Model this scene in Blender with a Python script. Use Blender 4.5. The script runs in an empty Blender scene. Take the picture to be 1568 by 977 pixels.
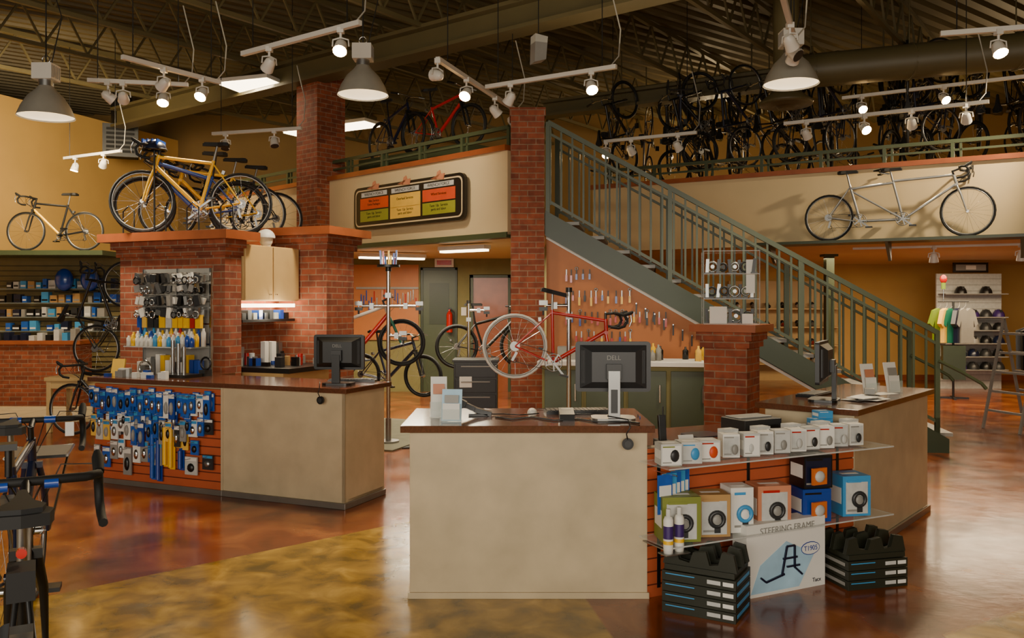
import bpy, math, random
from mathutils import Vector, Matrix
random.seed(7)
rnd = random.random
def ru(a,b): return a+(b-a)*rnd()
D2R = math.pi/180
def lin(h, a=1.0):
    h=h.lstrip('#'); o=[]
    for i in (0,2,4):
        c=int(h[i:i+2],16)/255
        o.append(c/12.92 if c<=0.04045 else ((c+0.055)/1.055)**2.4)
    return (o[0],o[1],o[2],a)
# ---------------------------------------------------------------- materials
def nt(name):
    m=bpy.data.materials.new(name); m.use_nodes=True
    t=m.node_tree; b=t.nodes['Principled BSDF']; return m,t,b
def mat(name,hx,rough=.5,metal=0,var=.12,scale=6,emit=0,bump=0,coat=0,trans=0,detail=3,ehx=None,alpha=1):
    m,t,b=nt(name); N=t.nodes; L=t.links
    tc=N.new('ShaderNodeTexCoord'); no=N.new('ShaderNodeTexNoise')
    no.inputs['Scale'].default_value=scale; no.inputs['Detail'].default_value=detail
    L.new(tc.outputs['Object'],no.inputs['Vector'])
    c=lin(hx); mx=N.new('ShaderNodeMix'); mx.data_type='RGBA'
    mx.inputs[6].default_value=tuple(x*(1-var*1.6) for x in c[:3])+(1,)
    mx.inputs[7].default_value=tuple(min(1,x*(1+var*1.6)) for x in c[:3])+(1,)
    L.new(no.outputs['Fac'],mx.inputs[0]); L.new(mx.outputs[2],b.inputs['Base Color'])
    b.inputs['Roughness'].default_value=rough; b.inputs['Metallic'].default_value=metal
    b.inputs['Alpha'].default_value=alpha
    if coat: b.inputs['Coat Weight'].default_value=coat; b.inputs['Coat Roughness'].default_value=.08
    if trans: b.inputs['Transmission Weight'].default_value=trans; b.inputs['IOR'].default_value=1.3
    if emit:
        b.inputs['Emission Color'].default_value=lin(ehx or hx); b.inputs['Emission Strength'].default_value=emit
    if bump:
        bp=N.new('ShaderNodeBump'); bp.inputs['Strength'].default_value=bump; bp.inputs['Distance'].default_value=.01
        L.new(no.outputs['Fac'],bp.inputs['Height']); L.new(bp.outputs[0],b.inputs['Normal'])
    return m
def brickmat():
    m,t,b=nt('brick'); N=t.nodes; L=t.links
    tc=N.new('ShaderNodeTexCoord'); br=N.new('ShaderNodeTexBrick')
    L.new(tc.outputs['UV'],br.inputs['Vector'])
    br.inputs['Scale'].default_value=1; br.inputs['Brick Width'].default_value=.205
    br.inputs['Row Height'].default_value=.07; br.inputs['Mortar Size'].default_value=.006
    br.inputs['Color1'].default_value=lin('#a25232'); br.inputs['Color2'].default_value=lin('#7a3d26')
    br.inputs['Mortar'].default_value=lin('#97775e'); br.inputs['Bias'].default_value=-.1
    no=N.new('ShaderNodeTexNoise'); no.inputs['Scale'].default_value=9; L.new(tc.outputs['UV'],no.inputs['Vector'])
    mx=N.new('ShaderNodeMix'); mx.data_type='RGBA'; mx.blend_type='MULTIPLY'; mx.inputs[0].default_value=.7
    rp=N.new('ShaderNodeValToRGB'); rp.color_ramp.elements[0].color=(.45,.42,.4,1); rp.color_ramp.elements[1].color=(1.0,1,1,1)
    rp.color_ramp.elements[0].position=.3; rp.color_ramp.elements[1].position=.7
    L.new(no.outputs['Fac'],rp.inputs[0]); L.new(br.outputs['Color'],mx.inputs[6]); L.new(rp.outputs[0],mx.inputs[7])
    L.new(mx.outputs[2],b.inputs['Base Color']); b.inputs['Roughness'].default_value=.8
    bp=N.new('ShaderNodeBump'); bp.inputs['Strength'].default_value=.5; bp.inputs['Distance'].default_value=.008; bp.invert=True
    L.new(br.outputs['Fac'],bp.inputs['Height']); L.new(bp.outputs[0],b.inputs['Normal'])
    return m
def floormat():
    m,t,b=nt('stained_concrete'); N=t.nodes; L=t.links
    tc=N.new('ShaderNodeTexCoord'); sx=N.new('ShaderNodeSeparateXYZ'); L.new(tc.outputs['Object'],sx.inputs[0])
    def M(op,a,bb=None,clamp=False):
        n=N.new('ShaderNodeMath'); n.operation=op; n.use_clamp=clamp
        for i,v in enumerate((a,bb)):
            if v is None: continue
            if isinstance(v,(int,float)): n.inputs[i].default_value=v
            else: L.new(v,n.inputs[i])
        return n.outputs[0]
    X,Y=sx.outputs[0],sx.outputs[1]
    def half(a,bb,c):
        s=M('ADD',M('ADD',M('MULTIPLY',X,a),M('MULTIPLY',Y,bb)),c)
        return M('MULTIPLY',s,60,True)
    g1=half(1.79,-1.99,2.73*1.79+4.91*1.99)
    g2=half(-1,-.152,.447+4.8*.152)
    g3=half(.24,-.41,-2.45*.24+4.51*.41); g4=half(1,0,-2.2)
    mask=M('MAXIMUM',M('MULTIPLY',g1,g2),M('MULTIPLY',g3,g4))
    def noise(s,d,dist=0):
        n=N.new('ShaderNodeTexNoise'); n.inputs['Scale'].default_value=s; n.inputs['Detail'].default_value=d
        n.inputs['Distortion'].default_value=dist; L.new(tc.outputs['Object'],n.inputs['Vector']); return n.outputs['Fac']
    def ramp(f,els):
        r=N.new('ShaderNodeValToRGB'); e=r.color_ramp.elements
        e[0].position,e[0].color=els[0][0],lin(els[0][1]); e[1].position,e[1].color=els[-1][0],lin(els[-1][1])
        for p,c in els[1:-1]:
            k=e.new(p); k.color=lin(c)
        L.new(f,r.inputs[0]); return r.outputs[0]
    red=ramp(noise(1.8,8,.8),[(.3,'#4e260e'),(.5,'#7d3d17'),(.7,'#a1602a')])
    gold=ramp(noise(4.5,8,.5),[(.32,'#5c4a10'),(.45,'#876718'),(.58,'#a58026'),(.72,'#c69e42')])
    mx=N.new('ShaderNodeMix'); mx.data_type='RGBA'; L.new(mask,mx.inputs[0]); L.new(red,mx.inputs[6]); L.new(gold,mx.inputs[7])
    L.new(mx.outputs[2],b.inputs['Base Color'])
    rr=M('ADD',M('MULTIPLY',noise(3,5),.24),.09); L.new(rr,b.inputs['Roughness'])
    b.inputs['Specular IOR Level'].default_value=.5
    b.inputs['Coat Weight'].default_value=.25; b.inputs['Coat Roughness'].default_value=.13
    bp=N.new('ShaderNodeBump'); bp.inputs['Strength'].default_value=.24; bp.inputs['Distance'].default_value=.01
    L.new(noise(7,4),bp.inputs['Height']); L.new(bp.outputs[0],b.inputs['Normal'])
    return m
BRICK=brickmat(); FLOOR=floormat()
CREAM=mat('cream_wall','#d6bf93',.7,var=.05,scale=2)
YEL=mat('yellow_wall','#caa158',.75,var=.07,scale=1.5)
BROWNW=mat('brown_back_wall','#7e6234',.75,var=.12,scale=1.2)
ORANGEW=mat('orange_wall','#b07636',.75,var=.07,scale=1.5)
TAN=mat('tan_laminate','#bba988',.45,var=.16,scale=5,detail=8)
TOPM=mat('brown_countertop','#5a3522',.16,var=.3,scale=90,coat=.3)
TOE=mat('toe_metal','#8a8278',.35,.6)
SLAT=mat('slatwall_orange','#b55733',.45,var=.08)
SLATD=mat('slatwall_groove','#5a2617',.6)
GREEN=mat('green_metal','#434d34',.4,var=.08)
DGREEN=mat('green_stringer','#2f3a26',.4,var=.08)
SERV=mat('service_wall_green','#7b7444',.7)
PLY=mat('plywood_orange','#b06a32',.5,var=.12,scale=3)
WOOD=mat('wood_trim','#96502a',.35,var=.2,scale=5,coat=.2)
LWOOD=mat('maple_cabinet','#c4a46c',.4,var=.1,scale=4)
DECK=mat('roof_deck','#504426',.6,var=.15,scale=1)
STEEL=mat('ceiling_steel','#544b2f',.5,var=.15,scale=2)
WHITE=mat('white_paint','#dad6cc',.4,var=.03)
BLK=mat('black_plastic','#141414',.35,var=.2)
RUB=mat('black_rubber','#0e0e0e',.7)
DGREY=mat('dark_grey','#2b2c2d',.4)
CHR=mat('chrome','#c8c8c8',.18,1,var=.05)
ALU=mat('aluminium','#9a9a98',.35,.9,var=.08)
REFO=mat('reflector_outer','#a8a498',.4,.3)
GREY=mat('grey_plastic','#8c8a84',.45)
GLASS=mat('shelf_glass','#dcebe4',.03,0,var=0,alpha=.16)
RED=mat('red_paint','#b01a14',.25,coat=.5,var=.04)
YELP=mat('yellow_paint','#edb80c',.35,coat=.2,var=.04)
BLUE=mat('blue_paint','#173f93',.3,coat=.4,var=.05)
LBLUE=mat('light_blue','#3f8fc4',.4)
SILV=mat('silver_paint','#a5a7a8',.3,.5,coat=.4)
NAVY=mat('navy_paint','#141b33',.3,coat=.4)
GRN=mat('bright_green','#6f8a20',.5); TEAL=mat('teal_paint','#1f6d56',.4)
OLIVE=mat('olive_box','#77802c',.5); WTIRE=mat('white_tire','#d2d0c8',.5,var=.03)
PAPER=mat('paper_white','#e2dfd6',.6,var=.03); LGREY=mat('pale_grey_card','#bdbdb8',.6,var=.15,scale=18)
CARD=mat('cardboard','#b08850',.7); PURP=mat('purple','#3a2362',.4); OLBLK=mat('olive_black','#24261a',.5)
PINK=mat('salmon','#c4805e',.5); ORG=mat('orange_card','#cf6a24',.5)
EMW=mat('lamp_white','#fff0d0',emit=14,ehx='#ffd9a0'); EMB=mat('lamp_bulb','#ffe0a8',emit=110,ehx='#ffcf88')
EMF=mat('fluorescent','#fff2d8',emit=9,ehx='#ffeac0')
REFL=mat('reflector_inner','#d8d4c8',.3,emit=.9,ehx='#ffe6bd')
CARPET=mat('grey_mat','#7c7a66',.9); BEIGE=mat('beige_tile','#b7a98a',.35)
PEG=mat('pegboard_dark','#6a5c34',.7)
# ---------------------------------------------------------------- mesh builder
class MB:
    def __init__(s,name): s.n=name; s.v=[]; s.f=[]; s.mi=[]; s.sm=[]; s.ml=[]; s.M=Matrix.Identity(4)
    def k(s,m):
        if m not in s.ml: s.ml.append(m)
        return s.ml.index(m)
    def add(s,vs,fs,m,sm=False):
        o=len(s.v); k=s.k(m)
        s.v+= [tuple(s.M@Vector(v)) for v in vs]
        for f in fs: s.f.append([i+o for i in f]); s.mi.append(k); s.sm.append(sm)
    def b(s,x0,x1,y0,y1,z0,z1,m):
        vs=[(x,y,z) for x in (x0,x1) for y in (y0,y1) for z in (z0,z1)]
        s.add(vs,[(0,1,3,2),(4,6,7,5),(0,4,5,1),(2,3,7,6),(0,2,6,4),(1,5,7,3)],m)
    def box(s,c,d,m,rz=0,rx=0,ry=0):
        old=s.M; s.M=old@Matrix.Translation(c)@Matrix.Rotation(rz*D2R,4,'Z')@Matrix.Rotation(ry*D2R,4,'Y')@Matrix.Rotation(rx*D2R,4,'X')
        s.b(-d[0]/2,d[0]/2,-d[1]/2,d[1]/2,-d[2]/2,d[2]/2,m); s.M=old
    def tube(s,pts,r,m,seg=8,closed=False,sm=True):
        P=[Vector(p) for p in pts]; n=len(P); rs=r if isinstance(r,(list,tuple)) else [r]*n
        T=[]
        for i in range(n):
            if closed: t=P[(i+1)%n]-P[i-1]
            else: t=P[min(i+1,n-1)]-P[max(i-1,0)]
            T.append(t.normalized())
        up=Vector((0,0,1)) if abs(T[0].z)<.9 else Vector((1,0,0))
        u=T[0].cross(up).normalized(); vs=[]
        for i in range(n):
            u=(u-T[i]*u.dot(T[i])).normalized(); w=T[i].cross(u)
            for j in range(seg):
                a=2*math.pi*(j+.5)/seg; vs.append(P[i]+(u*math.cos(a)+w*math.sin(a))*rs[i])
        fs=[]
        for i in range(n if closed else n-1):
            a=i*seg; c=((i+1)%n)*seg
            for j in range(seg): fs.append((a+j,a+(j+1)%seg,c+(j+1)%seg,c+j))
        s.add(vs,fs,m,sm)
        if not closed: s.add(vs[:seg],[tuple(range(seg))[::-1]],m); s.add(vs[-seg:],[tuple(range(seg))],m)
    def cyl(s,p0,p1,r,m,seg=14,r2=None): s.tube([p0,p1],[r,r if r2 is None else r2],m,seg)
    def bar(s,p0,p1,w,m): s.tube([p0,p1],w*.707,m,4,sm=False)
    def ring(s,c,R,r,m,axis='y',n=28,seg=6):
        pts=[]
        for i in range(n):
            a=2*math.pi*i/n; p=(R*math.cos(a),R*math.sin(a))
            q={'y':(p[0],0,p[1]),'x':(0,p[0],p[1]),'z':(p[0],p[1],0)}[axis]
            pts.append((c[0]+q[0],c[1]+q[1],c[2]+q[2]))
        s.tube(pts,r,m,seg,True)
    def lathe(s,prof,c,m,seg=24):
        vs=[];n=len(prof)
        for (r,z) in prof:
            for j in range(seg):
                a=2*math.pi*j/seg; vs.append((c[0]+r*math.cos(a),c[1]+r*math.sin(a),c[2]+z))
        fs=[(i*seg+j,i*seg+(j+1)%seg,(i+1)*seg+(j+1)%seg,(i+1)*seg+j) for i in range(n-1) for j in range(seg)]
        s.add(vs,fs,m,True)
    def sph(s,c,d,m,seg=12,rg=8,half=False):
        pr=[]
        for i in range(rg+1):
            a=-math.pi/2*(0 if half else 1)+ (math.pi/2 if half else math.pi)*i/rg
            pr.append((max(.0001,math.cos(a)),math.sin(a)))
        old=s.M; s.M=old@Matrix.Translation(c)@Matrix.Diagonal((d[0],d[1],d[2],1)); s.lathe(pr,(0,0,0),m,seg); s.M=old
    def prism(s,poly,t0,t1,m,plane='xz'):
        def q(p,t): return {'xz':(p[0],t,p[1]),'xy':(p[0],p[1],t),'yz':(t,p[0],p[1])}[plane]
        n=len(poly); vs=[q(p,t0) for p in poly]+[q(p,t1) for p in poly]
        s.add(vs,[tuple(range(n)),tuple(range(n,2*n))[::-1]]+[(i,(i+1)%n,n+(i+1)%n,n+i) for i in range(n)],m)
    def obj(s,fr=None,loc=None,rz=0,rot=None,parent=None,bev=0,sc=1):
        me=bpy.data.meshes.new(s.n); me.from_pydata(s.v,[],s.f)
        for m in s.ml: me.materials.append(m)
        me.polygons.foreach_set('material_index',s.mi); me.polygons.foreach_set('use_smooth',s.sm)
        uv=me.uv_layers.new(name='UVMap'); vv=me.vertices; ud=uv.data
        for p in me.polygons:
            n=p.normal; ax=max(range(3),key=lambda i:abs(n[i]))
            for li in p.loop_indices:
                c=vv[me.loops[li].vertex_index].co
                ud[li].uv=(c.y,c.z) if ax==0 else ((c.x,c.z) if ax==1 else (c.x,c.y))
        me.update()
        o=bpy.data.objects.new(s.n,me); bpy.context.scene.collection.objects.link(o)
        if fr: loc=(fr[0][0],fr[0][1],0); rz=fr[1]
        o.location=loc or (0,0,0); o.rotation_euler=rot or (0,0,rz*D2R); o.scale=(sc,sc,sc)
        if parent: o.parent=parent
        if bev:
            bm=o.modifiers.new('bevel','BEVEL'); bm.width=bev; bm.segments=2; bm.limit_method='ANGLE'
        return o
def inst(src,name,loc,rot,parent=None):
    o=bpy.data.objects.new(name,src.data); bpy.context.scene.collection.objects.link(o)
    o.location=loc; o.rotation_euler=rot
    if parent: o.parent=parent
    return o
def empty(name,loc=(0,0,0)):
    o=bpy.data.objects.new(name,None); bpy.context.scene.collection.objects.link(o); o.location=loc; o.empty_display_size=.1; return o
def text(body,size,m,parent,loc,rot,name='lettering',align='CENTER'):
    c=bpy.data.curves.new(name,'FONT'); c.body=body; c.size=size; c.align_x=align; c.align_y='CENTER'; c.extrude=.0008
    c.materials.append(m); o=bpy.data.objects.new(name,c); bpy.context.scene.collection.objects.link(o)
    o.parent=parent; o.location=loc; o.rotation_euler=rot; return o
def W(fr,x,y,z=0):
    a=fr[1]*D2R; return (fr[0][0]+x*math.cos(a)-y*math.sin(a), fr[0][1]+x*math.sin(a)+y*math.cos(a), z)
# frames (origin, rotation about z) of the differently-angled parts of the shop
LF=((-1.38,7.0),-22.97)   # left counter
FF=((-.02,10.6),-43.95)   # left mezzanine front
GF=((2.4,13.7),-30.2)     # right mezzanine front
RF=((.78,4.9),26.0)       # slatwall run of main counter
BF=((2.27,5.63),49.5)     # end run of main counter
SF=((.41,10.4),-9.06)     # staircase
# ---------------------------------------------------------------- room shell
m=MB('floor'); m.b(-13,13,-5,20.5,-.1,0,FLOOR); m.obj()
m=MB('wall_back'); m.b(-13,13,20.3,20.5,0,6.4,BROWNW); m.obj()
m=MB('wall_right'); m.b(12.8,13,-5,20.5,0,6.4,YEL); m.obj()
m=MB('wall_left'); m.prism([(-12.5,7.6),(-12.35,7.6),(-7.95,20.4),(-8.1,20.4)],0,5.6,YEL,'xy'); m.obj()
m=MB('wall_front')
m.b(-13,13,-5.2,-5,0,.6,CREAM); m.b(-13,13,-5.2,-5,3.6,6.4,CREAM)
for i in range(7): m.b(-13+i*4.2,-12.6+i*4.2,-5.2,-5,.6,3.6,CREAM)
m.obj()
m=MB('beige_floor_tiles')
for i in range(7):
    for j in range(3): m.b(-9.9+i*.61,-9.3+i*.61,12.2+j*.61,12.8+j*.61,0,.006,BEIGE)
m.obj()
# corrugated roof deck
m=MB('ceiling')
n=150; w=40/n; vs=[];fs=[]
for i in range(n):
    x=-20+i*w
    for (dx,z) in ((0,0),(.35,0),(.45,.07),(.9,.07)): 
        vs+=[(x+dx*w,-17,z),(x+dx*w,17,z)]
for i in range(len(vs)//2-1): fs.append((2*i,2*i+1,2*i+3,2*i+2))
m.M=Matrix.Translation((1,8,6.2))@Matrix.Rotation(-53*D2R,4,'Z')
m.add(vs,fs,DECK); m.M=Matrix.Translation((1,8,6.32)); m.b(-16,14,-14,14,0,.05,DECK); m.obj()
# joists along j=(.6,.8)
m=MB('ceiling_joists')
for i in range(-6,9):
    bx,by=1+.8*1.7*i,9-.6*1.7*i
    old=m.M; m.M=Matrix.Translation((bx,by,0))@Matrix.Rotation(53.13*D2R,4,'Z')
    m.bar((-11,0,6.12),(11,0,6.12),.07,STEEL); m.bar((-11,0,5.52),(11,0,5.52),.06,STEEL)
    for k in range(34):
        x=-11+k*.65
        m.bar((x,0,5.54),(x+.325,0,6.1),.028,STEEL); m.bar((x+.325,0,6.1),(x+.65,0,5.54),.028,STEEL)
    m.M=old
m.obj()
m=MB('ceiling_girder')
m.M=Matrix.Translation((-2.15,12.5,0))@Matrix.Rotation(-36.9*D2R,4,'Z')
m.b(-7,9,-.16,.16,5.15,5.2,STEEL); m.b(-7,9,-.16,.16,5.48,5.53,STEEL); m.b(-7,9,-.03,.03,5.2,5.48,STEEL)
m.M=Matrix.Translation((3.2,14.5,0))@Matrix.Rotation(-30.2*D2R,4,'Z')
m.b(-3,9,-.14,.14,5.2,5.25,STEEL); m.b(-3,9,-.14,.14,5.45,5.5,STEEL); m.b(-3,9,-.03,.03,5.25,5.45,STEEL)
m.obj()
# ---------------------------------------------------------------- mezzanine
m=MB('mezzanine_floor')
m.prism([(-5.9,16.3),(.0,10.68),(.45,10.6),(.62,11.6),(1.35,14.4),(2.5,13.75),(9.3,9.8),(12.7,9.8),(12.7,20.2),(-5.9,20.2)],2.57,2.83,CREAM,'xy'); m.obj()
m=MB('wall_mezzanine_left')
m.b(-7.9,-.05,0,.14,2.57,3.62,CREAM); m.b(-7.95,-.05,-.05,.18,3.62,3.69,WOOD); m.b(-7.9,-.05,-.02,.14,2.53,2.6,GREEN); m.obj(FF)
m=MB('wall_mezzanine_right')
m.b(-1.2,8.6,0,.14,2.57,3.62,CREAM); m.b(-1.25,8.6,-.05,.18,3.62,3.69,WOOD); m.obj(GF)
m=MB('tandem_ledge'); m.b(1.6,7.6,-.5,0,2.55,2.59,GREEN)
for x in (1.8,3.4,5.0,6.6): m.prism([(-.45,2.55),(0,2.55),(0,2.3)],x-.02,x+.02,GREEN,'yz')
m.obj(GF)
def rail(name,fr,x0,x1,z0,z1,y=.08,sp=.9,balus=0):
    m=MB(name); m.bar((x0,y,z1),(x1,y,z1),.05,GREEN); m.bar((x0,y,(z0+z1)/2),(x1,y,(z0+z1)/2),.03,GREEN)
    k=int((x1-x0)/sp)+1
    for i in range(k+1):
        x=x0+(x1-x0)*i/k; m.bar((x,y,z0),(x,y,z1),.045,GREEN)
        m.bar((x+.1,y,z0),(x+.1,y,z1),.03,GREEN)
    return m.obj(fr)
rail('mezzanine_railing',FF,-7.9,-.1,3.69,3.93)
rail('mezzanine_railing',GF,-1.0,8.5,3.69,3.93)
# pillars
def pillar(name,loc,s,z1,rz,caps=()):
    m=MB(name); m.b(-s/2,s/2,-s/2,s/2,0,z1,BRICK)
    for (za,zb,e) in caps: m.b(-s/2-e,s/2+e,-s/2-e,s/2+e,za,zb,BRICK)
    return m.obj(loc=loc,rz=rz)
pillar('brick_pillar',(.19,10.55,0),.41,4.06,0,((3.99,4.09,.015),))
pillar('brick_pillar',(-3.05,13.55,0),.54,5.6,-41,())
# wall sign board
m=MB('service_menu_sign')
def rr(w,h,r,c=4):
    p=[]
    for (cx,cy,a0) in ((w/2-r,h/2-r,0),(-w/2+r,h/2-r,90),(-w/2+r,-h/2+r,180),(w/2-r,-h/2+r,270)):
        for i in range(c+1):
            a=(a0+90*i/c)*D2R; p.append((cx+r*math.cos(a),cy+r*math.sin(a)))
    return p
SGR=mat('sign_green','#8f9030',.5); SRED=mat('sign_red','#cf4a22',.5); SYEL=mat('sign_yellow','#e8b94a',.5)
m.prism(rr(2.42,.62,.1),-.05,0,BLK)
m.prism(rr(2.34,.54,.08),-.053,-.05,CREAM); m.prism(rr(2.3,.5,.07),-.056,-.053,BLK)
for i,cx in enumerate((-.71,0,.71)):
    for r_,(za,zb) in enumerate(((-.02,.14),(-.2,-.04))):
        col=(SRED,SGR) if i!=1 else (SYEL,SYEL)
        m.b(cx-.33,cx+.33,-.062,-.056,za-(.0 if i!=1 or r_ else .03),zb,col[r_])
    m.b(cx-.3,cx+.3,-.064,-.056,.16,.225,LGREY)
    m.prism([(cx-.16,.28),(cx-.05,.26),(cx-.02,.36),(cx+.03,.38),(cx+.05,.33),(cx+.12,.33),(cx+.1,.25)],-.07,-.055,PINK)
so=m.obj(loc=(-1.45,11.87,3.1),rz=-43.95)
for i,cx in enumerate((-.71,0,.71)):
    text('WRENCH FORCE',.058,BLK,so,(cx,-.0655,.192),(90*D2R,0,0))
    for r_ in range(2):
        text(['Bike Service\nExtra Packages','Overhaul Services','Wheel Services'][i] if not r_ else 'Tune  Up  Service\nparts and labor',.05,BLK,so,(cx,-.0635,.07-.18*r_),(90*D2R,0,0))
# ---------------------------------------------------------------- staircase
m=MB('staircase')
SL=.58
def zt(x): return 2.84-SL*x
for y in (0,1.05):
    m.prism([(0,zt(0)),(4.62,zt(4.62)),(4.62,0),(4.4,0),(0,zt(0)-.31)],y-.03,y+.03,DGREEN)
    m.bar((0.03,y,zt(0)+1.08),(4.5,y,zt(4.5)+1.14),.055,GREEN)
    m.bar((0.03,y,zt(0)+.12),(4.5,y,zt(4.5)+.12),.035,GREEN)
    m.bar((0.03,y,zt(0)+.95),(4.5,y,zt(4.5)+1.01),.03,GREEN)
    x=.06
    while x<4.45:
        m.bar((x,y,zt(x)+.1),(x,y,zt(x)+1.08+.06*x/4.5),.024,GREEN); x+=.135
    for x in (0.03,1.5,3.0,4.5): m.bar((x,y,max(0,zt(x)-.2)),(x,y,zt(x)+1.1+.06*x/4.5),.05,GREEN)
    m.bar((4.5,y,0),(4.5,y,.4),.05,GREEN)
    m.tube([(4.5,y-.06,1.05),(4.75,y-.06,.92),(4.95,y-.06,.8),(5.0,y-.06,.74)],.02,GREEN,8)
for i in range(15):
    z=2.66-.177*i; x=.1+i*.305
    m.b(x,x+.31,.03,1.02,z,z+.04,GREY); 
m.obj(SF)
# stair-side plywood tool wall with tools
m=MB('wall_tool_board')
m.prism([(.0,0),(.0,2.5),(2.5,1.05),(2.5,0)],.1,.14,PLY); m.prism([(0,2.5),(0,2.54),(3.2,.68),(3.2,.64)],.06,.16,WHITE); m.obj(SF)
m=MB('hanging_tool_set')
cols=[RED,BLUE,RED,BLK,BLK,RED,BLUE,YELP]
for row,(z,x0,x1) in enumerate(((2.12,.25,.68),(1.86,.25,1.15),(1.6,.25,1.55),(1.36,.3,1.1))):
    x=x0
    while x<x1:
        h=ru(.12,.2); c=random.choice(cols)
        if z<zt(x)-.38:
            m.bar((x,.09,z),(x,.09,z-h*.45),.013,random.choice((DGREY,ALU))); m.bar((x,.085,z-h*.45),(x,.085,z-h),.026,c)
            if rnd()<.3: m.ring((x,.09,z+.01),.018,.006,ALU,n=10,seg=5)
        x+=ru(.055,.1)
for i in range(9):
    x=1.1+i*.11; z=zt(x)-.5; m.cyl((x,.1,z),(x,.04,z-.0),.008,CHR,6); m.bar((x,.06,z),(x,.06,z-.13),.018,BLK)
m.obj(SF)
# ---------------------------------------------------------------- service area behind
m=MB('wall_service_back')
m.b(-5.5,-1.77,16.4,16.5,0,2.57,SERV); m.b(-1.05,-.82,16.4,16.5,0,2.57,SERV); m.b(-.02,.3,16.4,16.5,0,2.57,SERV); m.b(-1.77,-1.05,16.4,16.5,2.4,2.57,SERV); m.b(-.82,-.02,16.4,16.5,2.26,2.57,SERV)
m.b(-3.1,-1.8,16.36,16.4,1.0,2.45,PLY); m.obj()
m=MB('wall_service_right'); m.b(.5,.6,11.9,20,0,2.57,SERV); m.obj()
m=MB('door_1'); m.b(-1.72,-1.1,16.42,16.46,0,2.35,GREEN); m.b(-1.76,-1.72,16.38,16.48,0,2.39,DGREEN); m.b(-1.1,-1.06,16.38,16.48,0,2.39,DGREEN); m.b(-1.76,-1.06,16.38,16.48,2.35,2.39,DGREEN)
m.cyl((-1.18,16.42,1.0),(-1.18,16.34,1.0),.02,CHR); m.b(-1.6,-1.22,16.41,16.42,1.3,2.1,DGREEN); m.obj()
m=MB('door_2'); m.b(-.75,-.08,16.42,16.46,0,2.2,WOOD); m.b(-.8,-.75,16.38,16.48,0,2.25,GREEN); m.b(-.08,-.03,16.38,16.48,0,2.25,GREEN); m.b(-.8,-.03,16.38,16.48,2.2,2.25,GREEN)
m.cyl((-.68,16.42,1.0),(-.68,16.36,1.0),.02,CHR); m.obj()
m=MB('fire_extinguisher'); m.cyl((0,0,-.2),(0,0,.14),.06,RED); m.lathe([(.06,.14),(.045,.18),(.02,.2),(.02,.24)],(0,0,0),RED,16); m.b(-.03,.05,-.015,.015,.24,.27,BLK); m.tube([(.03,0,.24),(.09,0,.18),(.08,0,-.02)],.01,BLK,6); m.obj(loc=(-1.2,16.3,1.35))
m=MB('exit_sign'); m.b(-.18,.18,-.04,.04,-.08,.08,WHITE); m.b(-.14,.14,-.045,-.04,-.04,.05,RED); m.obj(loc=(-1.3,16.3,2.48))
m=MB('light_switch_plate'); m.b(-.05,.05,-.01,0,-.08,.08,WHITE); m.b(-.01,.01,-.02,-.01,-.02,.02,WHITE); m.obj(loc=(-.93,16.39,1.55))
m=MB('wrench_rack')
for i in range(22):
    x=-2.95+i*.05+ (0 if i<8 else .05); z=ru(1.75,2.0)
    m.bar((x,16.34,z),(x,16.34,z-.2),.02,random.choice((CHR,BLUE,RED,ALU)))
m.b(-3.0,-1.8,16.33,16.355,1.98,2.02,GREY); m.obj()
def strip(name,p0,p1,light=0,w=.16):
    d=Vector(p1)-Vector(p0); L=d.length; a=math.atan2(d.y,d.x)/D2R
    m=MB(name); m.b(0,L,-w/2,w/2,.03,.09,WHITE); m.b(.02,L-.02,-w/2+.02,w/2-.02,0,.03,EMF)
    o=m.obj(loc=p0,rz=a)
    if light:
        l=bpy.data.lights.new('strip_lamp','AREA'); l.shape='RECTANGLE'; l.size=L; l.size_y=.15; l.energy=light; l.color=(1,.86,.62)
        lo=bpy.data.objects.new('strip_lamp',l); bpy.context.scene.collection.objects.link(lo); lo.parent=o; lo.location=(L/2,0,-.03)
strip('fluorescent_fixture',(-2.55,14.1,2.45),(-1.5,14.6,2.45),75)
strip('fluorescent_fixture',(-1.05,12.6,2.45),(-.35,12.1,2.45),75)
strip('skylight_strip',(-4.65,13.9,5.22),(-3.75,13.6,5.25),30,.6)
strip('skylight_strip',(-4.4,16.9,5.05),(-2.6,15.9,5.05),30,.5)
m=MB('black_tool_cabinet'); m.b(-.3,.3,-.25,.25,0,.9,BLK); m.b(-.32,.32,-.27,.27,.9,.93,DGREY)
for i in range(4): m.b(-.28,.28,-.262,-.25,.06+i*.21,.24+i*.21,BLK); m.b(-.2,.2,-.28,-.262,.2+i*.21,.215+i*.21,GREY)
m.b(-.22,-.05,-.27,-.262,.55,.7,PAPER); m.obj(loc=(-.5,11.9,0),bev=.005)
m=MB('grey_floor_mat'); m.b(-1,1,-1.2,1.2,0,.02,CARPET); m.obj(loc=(-1.9,11.2,0),rz=-20)
# workbench
m=MB('service_workbench')
m.b(.05,1.95,-.75,-.12,.0,1.0,SERV); m.b(0,2.0,-.8,-.1,1.0,1.05,PAPER)
for i in range(4): m.b(.08+i*.47,.5+i*.47,-.765,-.75,.08,.95,GREEN); m.b(.42+i*.47,.44+i*.47,-.785,-.765,.6,.8,CHR)
m.obj(SF,bev=.004)
m=MB('bottles_on_bench')
for i in range(14):
    x=ru(.95,1.9); y=ru(-.6,-.2); c=random.choice((LGREY,YELP,GREY,BLK,CARD,SYEL)); h=ru(.12,.2)
    m.lathe([(.001,0),(.035,0),(.035,h*.7),(.012,h*.85),(.012,h),(.001,h)],(x,y,1.05),c,10)
m.b(.2,.45,-.5,-.3,1.05,1.2,GREY)
m.obj(SF)
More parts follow.
